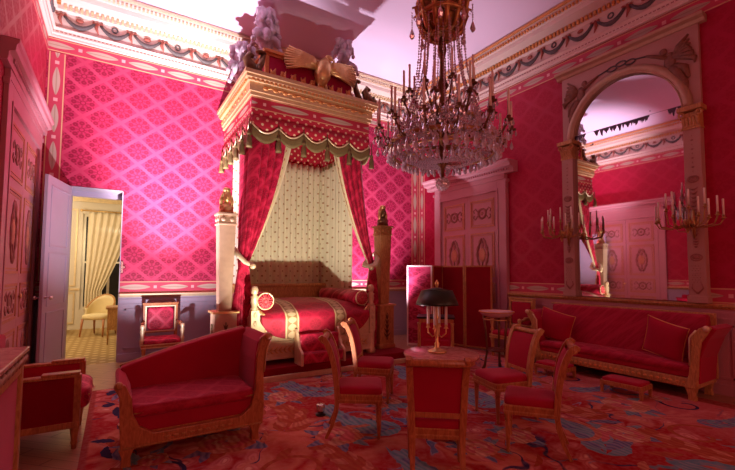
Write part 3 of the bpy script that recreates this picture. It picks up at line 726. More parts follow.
for a,b_,n in paths:
    # outward normals must point away from the centre
    pts=scal((a,b_),n,vl,fr); cord.tube([ (p[0]+( -.03 if a[0]==b_[0]==CX0 else .03 if a[0]==b_[0] else 0),p[1]-(.03 if a[1]==b_[1] else 0),p[2]) for p in pts],.014,6)
    for i in range(n+1): tas.append((a[0]+(b_[0]-a[0])*i/n,a[1]+(b_[1]-a[1])*i/n))
vl.build('scalloped_edge','star',t,world=True,solid=.01); fr.build('fringe','fringe',t,world=True,solid=.02); cord.build('valance_cord','goldpale',t,world=True)
seen=[]
for x,y in tas:
    if any(abs(x-a)+abs(y-b_)<.1 for a,b_ in seen): continue
    seen.append((x,y)); ox=-.04 if x<CX0+.01 else .04 if x>CX1-.01 else 0; oy=-.04 if y<CY0+.01 else 0
    MB().lathe([(.008,3.82),(.01,3.62),(.03,3.60),(.035,3.57),(.02,3.545),(.04,3.52),(.045,3.40),(.05,3.37)],(x+ox,y+oy,0),n=10).build('tassel','fringe',t,world=True)
# inner valance
m=MB().box(CX0+.1,CX1-.1,YB-.16,YB-.14,3.70,4.12).box(CX1-.14,CX1-.12,CY0+.3,YB-.16,3.70,4.12).box(CX0+.12,CX0+.14,CY0+.3,YB-.16,3.70,4.12)
m.build('inner_valance','star',t,world=True)
m=MB().box(CX0+.1,CX1-.1,YB-.18,YB-.13,3.63,3.70).box(CX1-.16,CX1-.11,CY0+.3,YB-.16,3.63,3.7).box(CX0+.11,CX0+.16,CY0+.3,YB-.16,3.63,3.7); m.build('inner_fringe','fringe',t,world=True)
# attic with sculpted crest
AX0,AX1,AY0=1.93,3.52,6.14
MB().box(AX0,AX1,AY0,7.6,4.55,5.02).build('attic_block','crim',t,world=True,bev=.01)
m=MB().box(AX0-.05,AX1+.05,AY0-.05,7.62,5.02,5.07).box(AX0-.02,AX1+.02,AY0-.02,7.6,4.98,5.02).box(AX0-.04,AX1+.04,AY0-.04,7.6,4.55,4.60)
m.box(AX0-.012,AX0+.05,AY0-.012,AY0+.05,4.6,4.98)
for k in range(18):
    x=AX0+.06+k*(AX1-AX0-.12)/17; m.tube([(x,AY0-.03,4.62),(x+.03*(-1)**k,AY0-.06,4.68+.03*(k%3)),(x,AY0-.05,4.74+.03*(k%2))],[.03,.028,.01],6)
m.build('attic_moulding','goldred',t,world=True,bev=.004)
for sg,x0 in((-1,AX0-.05),(1,AX1+.05)):
    sc_=MB()
    sc_.tube([(x0,AY0-.02,4.95),(x0+sg*.03,AY0-.02,4.8),(x0+sg*.10,AY0-.02,4.66),(x0+sg*.2,AY0-.02,4.59)],[.04,.05,.06,.05],8); sc_.ball((x0+sg*.04,AY0-.02,4.98),(.09,.06,.035),10,6)
    sc_.build('side_scroll','bronze',t,world=True)
# eagle
def eagle(cx,cz,y,s):
    m=MB()
    m.tube([(cx-.02*s,y,cz-.22*s),(cx,y-.03,cz-.05*s),(cx+.02*s,y-.05,cz+.13*s),(cx+.07*s,y-.06,cz+.24*s)],[.07*s,.15*s,.13*s,.06*s],12)
    m.sel((cx+.10*s,y-.07,cz+.27*s),(.07*s,.05*s,.05*s),.9,.9,14,8); m.tube([(cx+.15*s,y-.07,cz+.27*s),(cx+.20*s,y-.07,cz+.25*s),(cx+.205*s,y-.07,cz+.21*s)],[.025*s,.018*s,.004*s],6)
    for sg in(-1,1):
        for row,(L,n,zz) in enumerate(((.58,9,0),(.40,8,.05),(.24,6,.08))):
            for k in range(n):
                a=-.38+1.0*k/n; x1=cx+sg*(.10*s+L*s*cos(a)); z1=cz+(.08+zz)*s+L*s*sin(a)*.75
                m.tube([(cx+sg*.07*s,y-.01,cz+.06*s),( (cx+sg*.07*s+x1)/2+0,y-.03-.015*row,(cz+.06*s+z1)/2+.04*s),(x1,y-.02-.015*row,z1)],[.035*s,.05*s,.02*s],6,flat=.8)
        m.tube([(cx+sg*.05*s,y-.02,cz-.16*s),(cx+sg*.08*s,y-.05,cz-.28*s)],[.035*s,.02*s],6)
        for q in(-1,0,1): m.tube([(cx+sg*.08*s,y-.05,cz-.28*s),(cx+sg*.08*s+q*.03*s,y-.09,cz-.31*s)],[.014*s,.006*s],5)
    for q in range(-2,3): m.tube([(cx,y,cz-.15*s),(cx+q*.04*s,y-.01,cz-.36*s)],[.03*s,.022*s],6)
    return m
eagle(2.88,4.90,AY0-.07,1.0).build('carved_eagle','gold',t,world=True)
def acroterion(x,y):
    m=MB(); m.tube([(x,y,4.55),(x-.02,y,4.66),(x-.08,y,4.74),(x-.03,y,4.82),(x+.03,y,4.80)],[.10,.085,.06,.05,.03],10)
    m.tube([(x+.06,y,4.55),(x+.12,y,4.62),(x+.10,y,4.70)],[.05,.05,.03],8); m.box(x-.1,x+.12,y-.08,y+.08,4.55,4.6); return m
acroterion(CX0-.02,CY0-.02).build('corner_acroterion','bronze',t,world=True); acroterion(CX1-.02,CY0-.02).build('corner_acroterion','bronze',t,world=True)
def plumes(x,y,z,s,seed):
    rr=random.Random(seed); m=MB()
    m.lathe([(.07*s,z-.12),(.09*s,z-.10),(.05*s,z-.04),(.10*s,z+.04),(.06*s,z+.06)],(x,y,0),n=12)
    for k in range(17):
        a=k*2.4; L=s*(.55+.3*rr.random()) if k<11 else s*(.3+.2*rr.random()); out=s*(.10+.17*rr.random()) if k<11 else s*(.24+.1*rr.random())
        pts=[];rad=[]
        for i in range(11):
            q=i/10; rr_=out*q**1.5; zz=L*sin(min(q*1.25,1.25)*pi/2*.95)-(max(0,q-.68)*1.1*s*.55)
            pts.append((x+rr_*cos(a)+(.02*sin(q*9+k)),y+rr_*sin(a),z+zz)); rad.append(s*(.02+.062*sin(pi*min(1,q*1.0))**.7)*(1+.22*sin(q*34)))
        m.tube(pts,rad,8)
        m.ball(pts[-1],s*.045,8,6)
    return m
plumes(1.95,6.3,5.07,.98,1).build('ostrich_plumes','plume',t,world=True)
plumes(1.72,6.85,4.70,.92,2).build('ostrich_plumes','plume',t,world=True)
plumes(3.42,6.25,5.09,.80,5).build('ostrich_plumes','plume',t,world=True)

# ------------------------------------------------------------------ curtains of the bed
def bedcurtain(side,label):
    mx=2*2.73
    top=[(1.74,6.9),(1.74,6.45),(1.76,6.12),(1.95,6.09),(2.15,6.09),(2.42,6.09)]
    def tp(u):
        q=u*(len(top)-1); i=min(len(top)-2,int(q)); f=q-i; return (top[i][0]*(1-f)+top[i+1][0]*f,top[i][1]*(1-f)+top[i+1][1]*f)
    ZT,ZK,ZB=4.10,1.62,.19
    def f(u,z):
        a=tp(u)
        if z>ZK:
            q=(ZT-z)/(ZT-ZK); s=q**1.25; s=s*(.92+.08*q)
            cx=1.60+.07*(u-.5)*2*1.0; cy=5.99+.02*sin(u*20)
            x=a[0]*(1-s)+cx*s + .10*sin(pi*q)*(u)*0.6; y=a[1]*(1-s)+cy*s
        else:
            q=(ZK-z)/(ZK-ZB); w=.07+.10*min(1,q*1.6); x=1.60+w*(u-.5)*2+.015*q; y=5.96+.03*q
        amp=.035*(1-.55*min(1,max(0,(ZT-z)/(ZT-ZK)))) if z>ZK else .03*min(1,q*2)+.012
        y+=amp*sin(u*48)-.02; x+=amp*.7*cos(u*48+.6)
        if side=='R': x=mx-x
        return (x,y,z)
    t=thing('bed_curtain',label,'curtain',(1.6 if side=='L' else mx-1.6,5.99,.17),0,'curtains tied back at the bed')
    G=lambda u0,u1:(lambda u,v:f(u0+(u1-u0)*u,ZT-(ZT-ZB)*v))
    MB().grid(G(0,.9),110,60).build('curtain_cloth','damF2',t,world=True,solid=.008)
    MB().grid(G(.9,1.0),8,60,su=1,sv=9).build('gold_border','goldband',t,world=True,solid=.010)
    m=MB(); s=1 if side=='L' else -1; X0=1.6 if side=='L' else mx-1.6
    m.tube([(X0-s*.14,6.07,1.86),(X0-s*.09,5.93,1.75),(X0,5.86,1.64),(X0+s*.10,5.87,1.60),(X0+s*.14,5.98,1.62),(X0+s*.06,6.09,1.68),(X0-s*.08,6.12,1.80)],.05,8,closed=True,flat=.5)
    m.build('tieback','goldband',t,world=True)
    MB().ball((X0+s*.10,5.82,1.58),.045,12,8).build('tieback_boss','goldpale',t,world=True)
bedcurtain('L','crimson damask curtain with gold border tied back by the left herm pillar')
bedcurtain('R','crimson damask curtain with gold border tied back by the right herm pillar')
pth=[(1.83,6.45),(1.83,7.62),(3.66,7.62),(3.66,6.35)]
def pp(u,pth=pth):
    Ls=[math.dist(pth[i],pth[i+1]) for i in range(len(pth)-1)]; T=sum(Ls); q=u*T
    for i,l in enumerate(Ls):
        if q<=l or i==len(Ls)-1:
            f=min(1,q/l); a,b_=pth[i],pth[i+1]; d=((b_[0]-a[0])/l,(b_[1]-a[1])/l); return (a[0]+(b_[0]-a[0])*f,a[1]+(b_[1]-a[1])*f,-d[1],d[0])
        q-=l
def inner(u,v):
    x,y,nx,ny=pp(u); a=.028*sin(u*210)+.012*sin(u*87+1); return (x+nx*a,y+ny*a,3.72-(3.72-.95)*v)
c=MB().grid(inner,260,14,su=4.9,sv=2.75).build('inner_bed_drapery','creamdots',solid=.006)
tag(c,'cream silk drapery dotted with gold hanging inside the canopy behind the bed','drapery')

# ------------------------------------------------------------------ mirror on the right wall
t=thing('pier_mirror','tall arched pier mirror framed by pale ornamented pilasters above the sofa','mirror',(XR,2.95,1.13))
MY0,MY1=2.19,3.72; mc=(MY0+MY1)/2; ha=(MY1-MY0)/2; ZS,EH=3.70,.81
N=28
arch=[(mc+ha*cos(pi*i/N),ZS+EH*sin(pi*i/N)) for i in range(N+1)]   # from MY1 to MY0
MB().prism([(MY1,1.14),(MY1,ZS)]+arch[1:-1]+[(MY0,ZS),(MY0,1.14)],XR-.045,XR-.005,'YZ').build('mirror_plate','mirror',t,world=True)
# spandrel panel round the arch
vs=[];fs=[]
m=MB(); K=len(arch)
def outer(i):
    a=pi*i/N; x=cos(a)*10; z=sin(a)*10; hx=ha+.19; hz=4.84-ZS; s=min(hx/abs(x) if abs(x)>1e-6 else 1e9,hz/abs(z) if abs(z)>1e-6 else 1e9); return (mc+x*s,ZS+z*s)
for X in(XR-.06,XR-.001):
    for i in range(K): vs.append((X,arch[i][0],arch[i][1]))
    for i in range(K): vs.append((X,)+outer(i))
corner_fix=min(range(K),key=lambda i:abs(outer(i)[0]-(mc+ha+.19))+abs(outer(i)[1]-4.84)); c2=min(range(K),key=lambda i:abs(outer(i)[0]-(mc-ha-.19))+abs(outer(i)[1]-4.84))
for off in(0,2*K):
    vs[off+K+corner_fix]=(vs[off+K+corner_fix][0],mc+ha+.19,4.84); vs[off+K+c2]=(vs[off+K+c2][0],mc-ha-.19,4.84)
for i in range(K-1):
    fs.append((i,i+1,K+i+1,K+i)); fs.append((2*K+i,2*K+K+i,2*K+K+i+1,2*K+i+1)); fs.append((i,2*K+i,2*K+i+1,i+1)); fs.append((K+i,K+i+1,3*K+i+1,3*K+i))
m.add(vs,fs,False); m.build('spandrel','pinkstone',t,world=True)
m=MB(); m.tube([(XR-.07,a,b_) for a,b_ in [(mc+(ha+.055)*cos(pi*i/N),ZS+(EH+.055)*sin(pi*i/N)) for i in range(N+1)]],.062,8,flat=1.0,up=(1,0,0)); m.tube([(XR-.10,a,b_) for a,b_ in [(mc+(ha+.06)*cos(pi*i/N),ZS+(EH+.06)*sin(pi*i/N)) for i in range(N+1)]],.018,6)
m.tube([(XR-.10,a,b_) for a,b_ in [(mc+(ha+.0)*cos(pi*i/N),ZS+(EH+.0)*sin(pi*i/N)) for i in range(N+1)]],.012,6)
m.build('arch_moulding','tan',t,world=True)
MB().prism([(XR-a,b_) for a,b_ in [(0,4.84),(.08,4.84),(.10,4.88),(.16,4.90),(.17,4.94),(0,4.94)]],MY0-.27,MY1+.27,'XZ').build('top_cornice','tan',t,world=True,bev=.003)
for sg,cy in((1,mc+.68),(-1,mc-.68)):
    m=MB(); x=XR-.07
    m.sel((x,cy-sg*.05,4.45),(.02,.07,.14),.9,.9,12,8); m.ball((x-.01,cy-sg*.12,4.62),(.02,.045,.05),10,7)
    for k in range(7): m.tube([(x,cy+sg*.0,4.5),(x-.01,cy+sg*(.06+.03*k),4.62+.02*k-.01*k*k),(x,cy+sg*(.17+.01*k),4.74-.07*k)],[.03,.035,.012],6)
    m.tube([(x,cy-sg*.08,4.52),(x-.01,cy-sg*.22,4.60),(x,cy-sg*.34,4.66)],[.03,.024,.016],6)
    m.tube([(x,cy-sg*.02,4.36),(x-.01,cy+sg*.05,4.24),(x,cy+sg*.12,4.08),(x,cy+sg*.13,3.95)],[.06,.06,.04,.015],7)
    m.tube([(x,cy+sg*.02,4.36),(x-.01,cy+sg*.12,4.3),(x,cy+sg*.16,4.15)],[.05,.05,.02],7)
    m.build('winged_figure','figure',t,world=True)
m=MB(); x=XR-.07
for k in(-1,0,1): m.torus((x,mc+k*.13,4.68+(.03 if k==0 else 0)),.05,.011,'X',16,5,sx=1.4,sy=.7)
m.tube([(x,mc-.35,4.66),(x,mc-.2,4.69)],.01,5); m.tube([(x,mc+.35,4.66),(x,mc+.2,4.69)],.01,5)
m.build('laurel_chain','garland',t,world=True)
for y0 in(MY0-.19,MY1):
    y1=y0+.19; yc=(y0+y1)/2
    pl=MB().box(XR-.12,XR-.001,y0,y1,1.20,3.42).box(XR-.14,XR-.001,y0-.015,y1+.015,1.13,1.22).build('pilaster','pinkstone',t,world=True,bev=.004)
    cp_=MB().box(XR-.13,XR-.001,y0-.01,y1+.01,3.42,3.45)
    for k in range(5):
        yy=y0+.02+k*.038; cp_.tube([(XR-.12,yy,3.46),(XR-.15,yy,3.55),(XR-.18,yy,3.57)],[.022,.024,.012],6)
    for yy in(y0,y1): cp_.torus((XR-.15,yy,3.62),.03,.014,'X',12,5)
    cp_.box(XR-.14,XR-.001,y0,y1,3.45,3.64); cp_.box(XR-.19,XR-.001,y0-.04,y1+.04,3.66,3.72)
    cp_.build('capital','woodgold',pl,world=True,bev=.003)
    o=MB(); x=XR-.125
    for z in(1.72,2.75): o.torus((x,yc,z),.06,.010,'X',18,5,sx=1,sy=.7); o.ball((x,yc,z),(.006,.045,.03),10,6)
    for k in range(8): o.ball((x,yc,1.86+k*.035),(.008,.02+.015*sin(k),.016),8,5)
    for k in range(12):
        z=2.0+k*.055; wv=.03+.02*abs(sin(k*1.3))
        for sg in(-1,1): o.tube([(x,yc,z),(x,yc+sg*wv,z+.03)],[.012,.006],5)
    for k in range(8):
        for sg in(-1,0,1): o.ball((x,yc+sg*.035+(.017 if k%2 else 0),1.40+k*.03),(.004,.008,.008),5,4)
    for sg in(-1,1): o.tube([(x,yc,1.25),(x,yc+sg*.06,1.32),(x,yc+sg*.05,1.38)],[.012,.01,.006],5)
    for k in range(9): o.ball((x,yc,2.85+k*.06),(.004,.006+.012*(k%2),.012),5,4)
    o.build('painted_arabesque','orn',pl,world=True)

# candles
def candle_part(x,y,z,h,par,r=.0115): return MB().lathe([(r,z),(r*.95,z+h*.97),(r*.4,z+h),(0.001,z+h)],(x,y,0),n=8).build('candle','wax',par)
def sconce(y,label):
    t=thing('wall_candelabra',label,'candelabra',(XR-.14,y,2.15),0,'gilt candelabra on the mirror pilasters')
    MB().lathe([(.02,0),(.05,.01),(.06,.03),(.03,.05)],T=Matrix.Rotation(-pi/2,4,'Y'),n=14).tube([(-.02,0,-.18),(-.04,0,0),(-.02,0,.2)],[.012,.03,.01],8).build('backplate','antique',t)
    MB().tube([(-.03,0,0),(-.12,0,-.06),(-.2,0,-.02)],[.018,.014,.02],8).ball((-.22,0,0),.035).lathe([(.0,-.14),(.02,-.1),(.03,-.03),(.05,.02),(.03,.05)],(-.22,0,0),n=12).build('centre_stem','antique',t)
    rr=random.Random(int(y*10)); n=13
    for k in range(n):
        a=pi*.5+pi*1.0*(k/(n-1)) if True else 0
        rad=(.30,.19,.27)[k%3]; zz=(.02,.17,.06)[k%3]
        a=pi*.47+pi*1.06*(k/(n-1)); x=-.22+rad*cos(a)*.7; yy=rad*sin(a)*1.18
        MB().tube([(-.22,0,0),(-.22+(x+.22)*.5,yy*.5,-.07),(x*.97-.22*.03,yy*.9,-.05+zz*.3),(x,yy,zz)],[.010,.008,.008,.008],6).lathe([(.012,zz),(.03,zz+.012),(.014,zz+.018),(.016,zz+.045)],(x,yy,0),n=10).build('arm','antique',t)
        candle_part(x,yy,zz+.045,.20,t,.011)
sconce(MY1+.07,'gilt wall candelabra with pale candles on the left pilaster of the mirror')
sconce(MY0-.095,'gilt wall candelabra with pale candles on the right pilaster of the mirror')

# ------------------------------------------------------------------ chandelier
CHX,CHY=2.78,2.98
t=thing('crystal_chandelier','large bronze and crystal chandelier with unlit candles hanging over the round table','chandelier',(CHX,CHY,0))
MB().lathe([(.012,H-.01),(.012,4.5)],n=8).lathe([(.08,H-.01),(.07,H-.06),(.02,H-.1)],n=16).build('suspension_chain','bronze',t)
MB().lathe([(.02,4.45),(.05,4.3),(.02,4.2),(.03,3.9),(.05,3.8),(.025,3.7),(.03,3.5),(.07,3.42),(.03,3.35),(.035,3.1),(.09,3.0),(.12,2.95),(.04,2.9),(.03,2.7),(.06,2.62),(.02,2.56),(.012,2.45)],n=16).build('stem','bronze',t)
m=MB().torus((0,0,4.13),.24,.03,'Z',28,8).torus((0,0,3.95),.13,.02,'Z',24,6)
for k in range(12):
    a=2*pi*k/12; m.tube([(.13*cos(a),.13*sin(a),3.95),(.2*cos(a),.2*sin(a),4.0),(.24*cos(a),.24*sin(a),4.13),(.27*cos(a),.27*sin(a),4.25),(.31*cos(a),.31*sin(a),4.24)],[.02,.03,.03,.022,.01],6)
m.lathe([(.02,3.93),(.10,3.95),(.16,4.0),(.20,4.08),(.205,4.10),(.15,4.09),(.02,4.0)],n=28); m.lathe([(.25,4.28),(.27,4.30),(.25,4.32),(.22,4.30)],n=28); m.build('crown','antique',t)
m=MB().torus((0,0,2.80),.53,.022,'Z',40,8).torus((0,0,2.70),.50,.012,'Z',40,6).torus((0,0,3.02),.36,.02,'Z',32,6)
for k in range(8):
    a=2*pi*k/8; m.tube([(.05*cos(a),.05*sin(a),2.78),(.3*cos(a),.3*sin(a),2.72),(.53*cos(a),.53*sin(a),2.80)],.010,5); m.tube([(.05*cos(a),.05*sin(a),2.98),(.36*cos(a),.36*sin(a),3.02)],.010,5)
m.build('ring_frame','antique',t)
def beads(mb,pts,step=.03,r=.011):
    acc=0; L=0
    for i in range(len(pts)-1):
        a,b_=Vector(pts[i]),Vector(pts[i+1]); d=(b_-a).length
        while L<=d and d>0:
            p=a.lerp(b_,L/d); rr=r*R_.uniform(.75,1.25)
            mb.add([(p.x+rr,p.y,p.z),(p.x,p.y+rr,p.z),(p.x-rr,p.y,p.z),(p.x,p.y-rr,p.z),(p.x,p.y,p.z+rr*1.3),(p.x,p.y,p.z-rr*1.3)],[(0,1,4),(1,2,4),(2,3,4),(3,0,4),(1,0,5),(2,1,5),(3,2,5),(0,3,5)],False); L+=step
        L-=d
def drop(mb,p,s=.03):
    x,y,z=p; mb.lathe([(.001,z),(.004,z-.01),(s*.32,z-s*.9),(s*.42,z-s*1.3),(s*.25,z-s*1.7),(.001,z-s*1.9)],(x,y,0),n=6,sm=False)
def ch_arm(a,r,z,zb,r0):
    m=MB(); c,s=cos(a),sin(a); pts=[]
    for q,dz in((0,0),(.25,-.05),(.55,-.06),(.8,-.02),(1.0,.0)): rr=r0+(r-r0)*q; pts.append((rr*c,rr*s,zb+(z-zb)*q**1.6+dz))
    m.tube(pts,[.014,.012,.011,.010,.012],6); m.lathe([(.010,z),(.042,z+.012),(.045,z+.018),(.018,z+.022),(.022,z+.05),(.016,z+.055)],(r*c,r*s,0),n=10)
    m.torus((.5*(r+r0)*c,.5*(r+r0)*s,(z+zb)/2-.06),.03,.007,'X',10,4)
    m.build('arm','bronze',t); candle_part(r*c,r*s,z+.055,.25,t,.012)
    e=MB(); 
    for k in range(4):
        b_=a+k*pi/2; drop(e,(r*c+.042*cos(b_),r*s+.042*sin(b_),z+.01),.032)
    beads(e,[(r*c,r*s,z-.01),(r*c,r*s,z-.10)],.024,.009); drop(e,(r*c,r*s,z-.10),.045)
    # swag to next arm
    e.build('crystal_drops','crystal',t)
for k in range(14): ch_arm(2*pi*(k+.3)/14,.67,2.90,2.82,.5)
for k in range(10): ch_arm(2*pi*(k+.1)/10,.52,3.12,3.02,.34)
for k in range(8): ch_arm(2*pi*(k+.4)/8,.34,3.33,3.10,.05)
for k in range(28):
    a=2*pi*k/28; m=MB(); r0=.17+.06*(k%2)
    pts=[((r0+(.50-r0)*q**2.6)*cos(a),(r0+(.50-r0)*q**2.6)*sin(a),4.1-(4.1-2.85)*q) for q in [i/12 for i in range(13)]]
    beads(m,pts,.030,.0125); m.build('crystal_strand','crystal',t)
for k in range(36):
    a=2*pi*k/36; a2=2*pi*(k+1)/36; m=MB()
    pts=[(.53*cos(a),.53*sin(a),2.80)]+[((.53-(.46)*q)*cos(a),(.53-.46*q)*sin(a),2.78-.17*sin(min(1,q*1.4)*pi/2)) for q in (.12,.25,.4,.6,.8,1.0)]
    beads(m,pts,.026,.013); drop(m,(.54*cos(a),.54*sin(a),2.76),.07); drop(m,(.40*cos(a),.40*sin(a),2.66),.05); m.build('crystal_strand','crystal',t)
m=MB()   # dense basket of small drops between the tiers
for k in range(700):
    a=R_.random()*2*pi; z=R_.uniform(2.72,3.15); r=.56-.30*((z-2.72)/.43)**1.3+R_.uniform(-.06,.08)
    if k%2: drop(m,(r*cos(a),r*sin(a),z),R_.uniform(.025,.045))
    else: beads(m,[(r*cos(a),r*sin(a),z),(r*cos(a+.08),r*sin(a+.08),z-.06),(r*cos(a+.16),r*sin(a+.16),z-.04)],.026,.011)
for k in range(28):
    a=2*pi*k/28; b_=2*pi*(k+1)/28
    pts=[(.62*cos(a+(b_-a)*q),.62*sin(a+(b_-a)*q),2.86-.12*sin(pi*q)) for q in [i/8 for i in range(9)]]; beads(m,pts,.022,.009)
m.build('crystal_pendants','crystal',t)['kind']='stuff'
for k in range(8):
    a=2*pi*k/8; m=MB(); x,y=.31*cos(a),.31*sin(a); beads(m,[(x,y,4.24),(x,y,4.08)],.026,.010); drop(m,(x,y,4.08),.07); beads(m,[(x,y,4.2),(.2*cos(a+.3),.2*sin(a+.3),4.0)],.026,.008); m.build('crystal_drops','crystal',t)
MB().lathe([(.012,2.56),(.012,2.47)],n=8).build('pendant_rod','bronze',t)
m=MB(); m.ball((0,0,2.40),.065,14,9)
for k in range(60):
    z=1-2*(k+.5)/60; r=(1-z*z)**.5; a=k*2.39996; m.ball((.065*r*cos(a),.065*r*sin(a),2.40+.065*z),.010,5,4)
m.build('crystal_ball','crystal',t)

# ------------------------------------------------------------------ side chairs
def side_chair(loc,rz,label,gilt=True):
    # faces local +Y
    t=thing('side_chair',label,'chair',loc,rz,'red side chairs round the table',(.95,.95,.955))
    MB().prism([(-.20,-.21),(.20,-.21),(.235,.23),(-.235,.23)],.33,.415,'XY').build('seat_frame','wood',t,bev=.006)
    MB().prism([(-.205,-.215),(.205,-.215),(.24,.235),(-.24,.235)],.355,.365,'XY').prism([(-.205,-.215),(.205,-.215),(.24,.235),(-.24,.235)],.402,.412,'XY').build('gilt_line','woodgold',t)
    m=MB(); m.sel((0,.01,.43),(.225,.225,.055),.45,.22,32,10)
    for i,v in enumerate(m.v):
        m.v[i]=(v[0]*(.93+.07*(v[1]/.22)),v[1],v[2])
    m.build('seat','velvet',t)
    for sx in(-1,1):
        m=MB(); m.lathe([(.012,.0),(.020,.02),(.014,.04),(.017,.06),(.026,.26),(.020,.27),(.030,.285),(.022,.30),(.032,.32),(.032,.36)],(sx*.205,.20,0),n=12); m.build('leg','wood',t)
        m=MB(); m.tube([(sx*.185,-.30,0),(sx*.183,-.245,.12),(sx*.182,-.205,.26),(sx*.185,-.195,.38)],[.019,.024,.030,.032],4); m.build('leg','wood',t)
    def by(z): q=(z-.36)/.57; return -.195-.03*q-.05*q*q-.05*q**5
    fr=MB()
    zs=[.36+.57*i/12 for i in range(13)]
    for sx in(-1,1):
        fr.tube([(sx*(.185+.022*((z-.36)/.57)),by(z)-.012*0,z) for z in zs]+[(sx*.208,by(.93)-.025,.945),(sx*.208,by(.93)-.045,.935),(sx*.208,by(.93)-.04,.915)],[.036]*6+[.036]*7+[.03,.024,.016],4,flat=1.0)
    fr.tube([(-.225,by(.9)-.028,.915),(.225,by(.9)-.028,.915)],.030,10)
    fr.tube([(-.19,by(.52),.51),(.19,by(.52),.51)],.028,4)
    fr.build('back_frame','woodgold' if gilt else 'wood',t,bev=.003)
    MB().ball((-.225,by(.9)-.028,.915),(.006,.02,.02),10,6).ball((.225,by(.9)-.028,.915),(.006,.02,.02),10,6).build('rail_rosette','gold',t)
    def bk(sgn,thk):
        return lambda u,v:(-.18+.36*u,by(.53+.37*v)+sgn*(thk+.012*sin(pi*u)*sin(pi*v))+0*u,.53+.36*v)
    MB().grid(bk(1,.018),10,10).grid(bk(-1,.012),10,10).grid(lambda u,v:(-.18+.36*u,by(.53)+(-.012+.03*v),.53),2,2).build('backrest','velvet',t)
    return t
def face(p,q): return math.atan2(q[1]-p[1],q[0]-p[0])-pi/2
TBX,TBY=2.60,2.82
def yaw(dx,dy): return math.atan2(dy,dx)-pi/2
side_chair((2.09,2.33,.008),yaw(.50,.62),'red side chair seen from behind, its back towards us before the table',False)
side_chair((1.99,3.30,.008),yaw(.85,-.53),'red side chair at left of the round table, seen in profile',False)
side_chair((2.66,4.05,.008),yaw(.74,-.67),'red side chair standing in front of the bed step, behind the profile one',True)
side_chair((3.49,2.85,.008),yaw(-.96,.28),'red side chair right of the table with its backrest front showing',True)
side_chair((3.10,2.22,.008),yaw(-.58,.81),'nearest right side chair, its scrolled back turned towards the sofa',False)

# ------------------------------------------------------------------ round table and lamp
t=thing('round_table','round table with a reddish polished top amid the red chairs','table',(TBX,TBY,.008))
MB().lathe([(.0,.715),(.33,.715),(.345,.72),(.35,.735),(.345,.748),(.33,.752),(.0,.752)],n=48).build('table_top','marble_r',t)
MB().lathe([(.30,.66),(.31,.67),(.31,.70),(.32,.715)],n=40).build('apron','wood',t)
MB().lathe([(.14,.02),(.15,.05),(.06,.10),(.045,.2),(.06,.4),(.04,.5),(.07,.62),(.12,.66)],n=20).build('pedestal','wood',t)
for k in range(3):
    a=2*pi*k/3+.4; MB().tube([(.08*cos(a),.08*sin(a),.10),(.2*cos(a),.2*sin(a),.07),(.28*cos(a),.28*sin(a),.02)],[.04,.035,.03],8).build('foot','gold',t)
t=thing('bouillotte_lamp','bouillotte lamp with dark green metal shade on the round table','lamp',(TBX-.03,TBY+.02,.761))
MB().lathe([(.0,.0),(.085,.0),(.09,.012),(.06,.025),(.04,.03),(.02,.05),(.025,.08),(.012,.1),(.012,.3),(.02,.32),(.008,.34),(.008,.60),(.015,.62),(.02,.64),(.006,.67),(.0,.675)],n=20).build('stand','gold',t)
MB().lathe([(.19,.44),(.20,.44),(.195,.46),(.145,.575),(.14,.575),(.18,.46)],n=32).build('lamp_shade','tole',t)
m=MB().lathe([(.145,.572),(.02,.60),(.006,.60)],n=32); m.build('shade_top','tole',t)
for k in range(4):
    a=k*pi/2+.6; x,y=.085*cos(a),.085*sin(a)
    MB().tube([(0,0,.17),(x*.5,y*.5,.14),(x,y,.18),(x,y,.22)],.007,6).lathe([(.01,.22),(.024,.225),(.012,.235),(.014,.26)],(x,y,0),n=10).build('arm','gold',t)
    MB().lathe([(.013,.26),(.013,.44),(.003,.45)],(x,y,0),n=10).build('candle_tube','wax',t)

# ------------------------------------------------------------------ chaise (meridienne)
t=thing('meridienne','red asymmetrical daybed with sloping back standing left of the chairs','sofa',(.62,3.95,.008))
X0,X1,Ya,Yb=.10,1.17,3.62,4.28
fp=MB() # lyre shaped front frame
outl=[(X0-.02,.14),(X1,.14),(X1+.01,.30),(X1+.0,.60),(X1+.02,.80),(X1+.07,.92),(X1+.03,.945),(X1-.03,.90),(X1-.06,.75),(X1-.07,.45),(X1-.11,.30),(X1-.2,.235),(X0+.2,.235),(X0+.1,.30),(X0+.055,.40),(X0+.045,.52),(X0+.0,.62),(X0-.05,.655),(X0-.08,.62),(X0-.04,.54),(X0-.03,.3)]
fp.prism(outl,Ya-.02,Ya+.03,'XZ'); fp.build('front_frame','wood',t,world=True,bev=.006)
m=MB().tube([(x,Ya-.025,z) for x,z in outl[3:8]],.010,5).tube([(X0-.0,Ya-.025,.155),(X1-.02,Ya-.025,.155)],.007,5).ball((X0-.045,Ya-.02,.63),.03,10,6).ball((X1+.03,Ya-.02,.915),.035,10,6)
for k in range(9): m.ball((X0+.3+k*.06,Ya-.022,.19),(.025,.006,.010),6,4)
m.build('gilt_mount','woodgold',t,world=True)
MB().box(X0,X1,Ya+.03,Yb,.15,.25).build('base_rail','wood',t,world=True,bev=.006)
m=MB().box(X0+.03,X1-.07,Ya+.025,Yb-.04,.235,.40); m.build('seat_box','velvet',t,world=True,bev=.02)
MB().sel(((X0+X1)/2-.02,(Ya+Yb)/2-.01,.41),((X1-X0)/2-.05,(Yb-Ya)/2-.0,.055),.35,.12,48,10).build('seat_cushion','damF',t,world=True)
MB().tube([(X0+.06,Ya+.0,.40),(X1-.09,Ya+.0,.40)],.008,6).build('piping','woodgold',t,world=True)
def armS(x0,prof): 
    return MB().prism(prof,Ya+.03,Yb,'XZ')
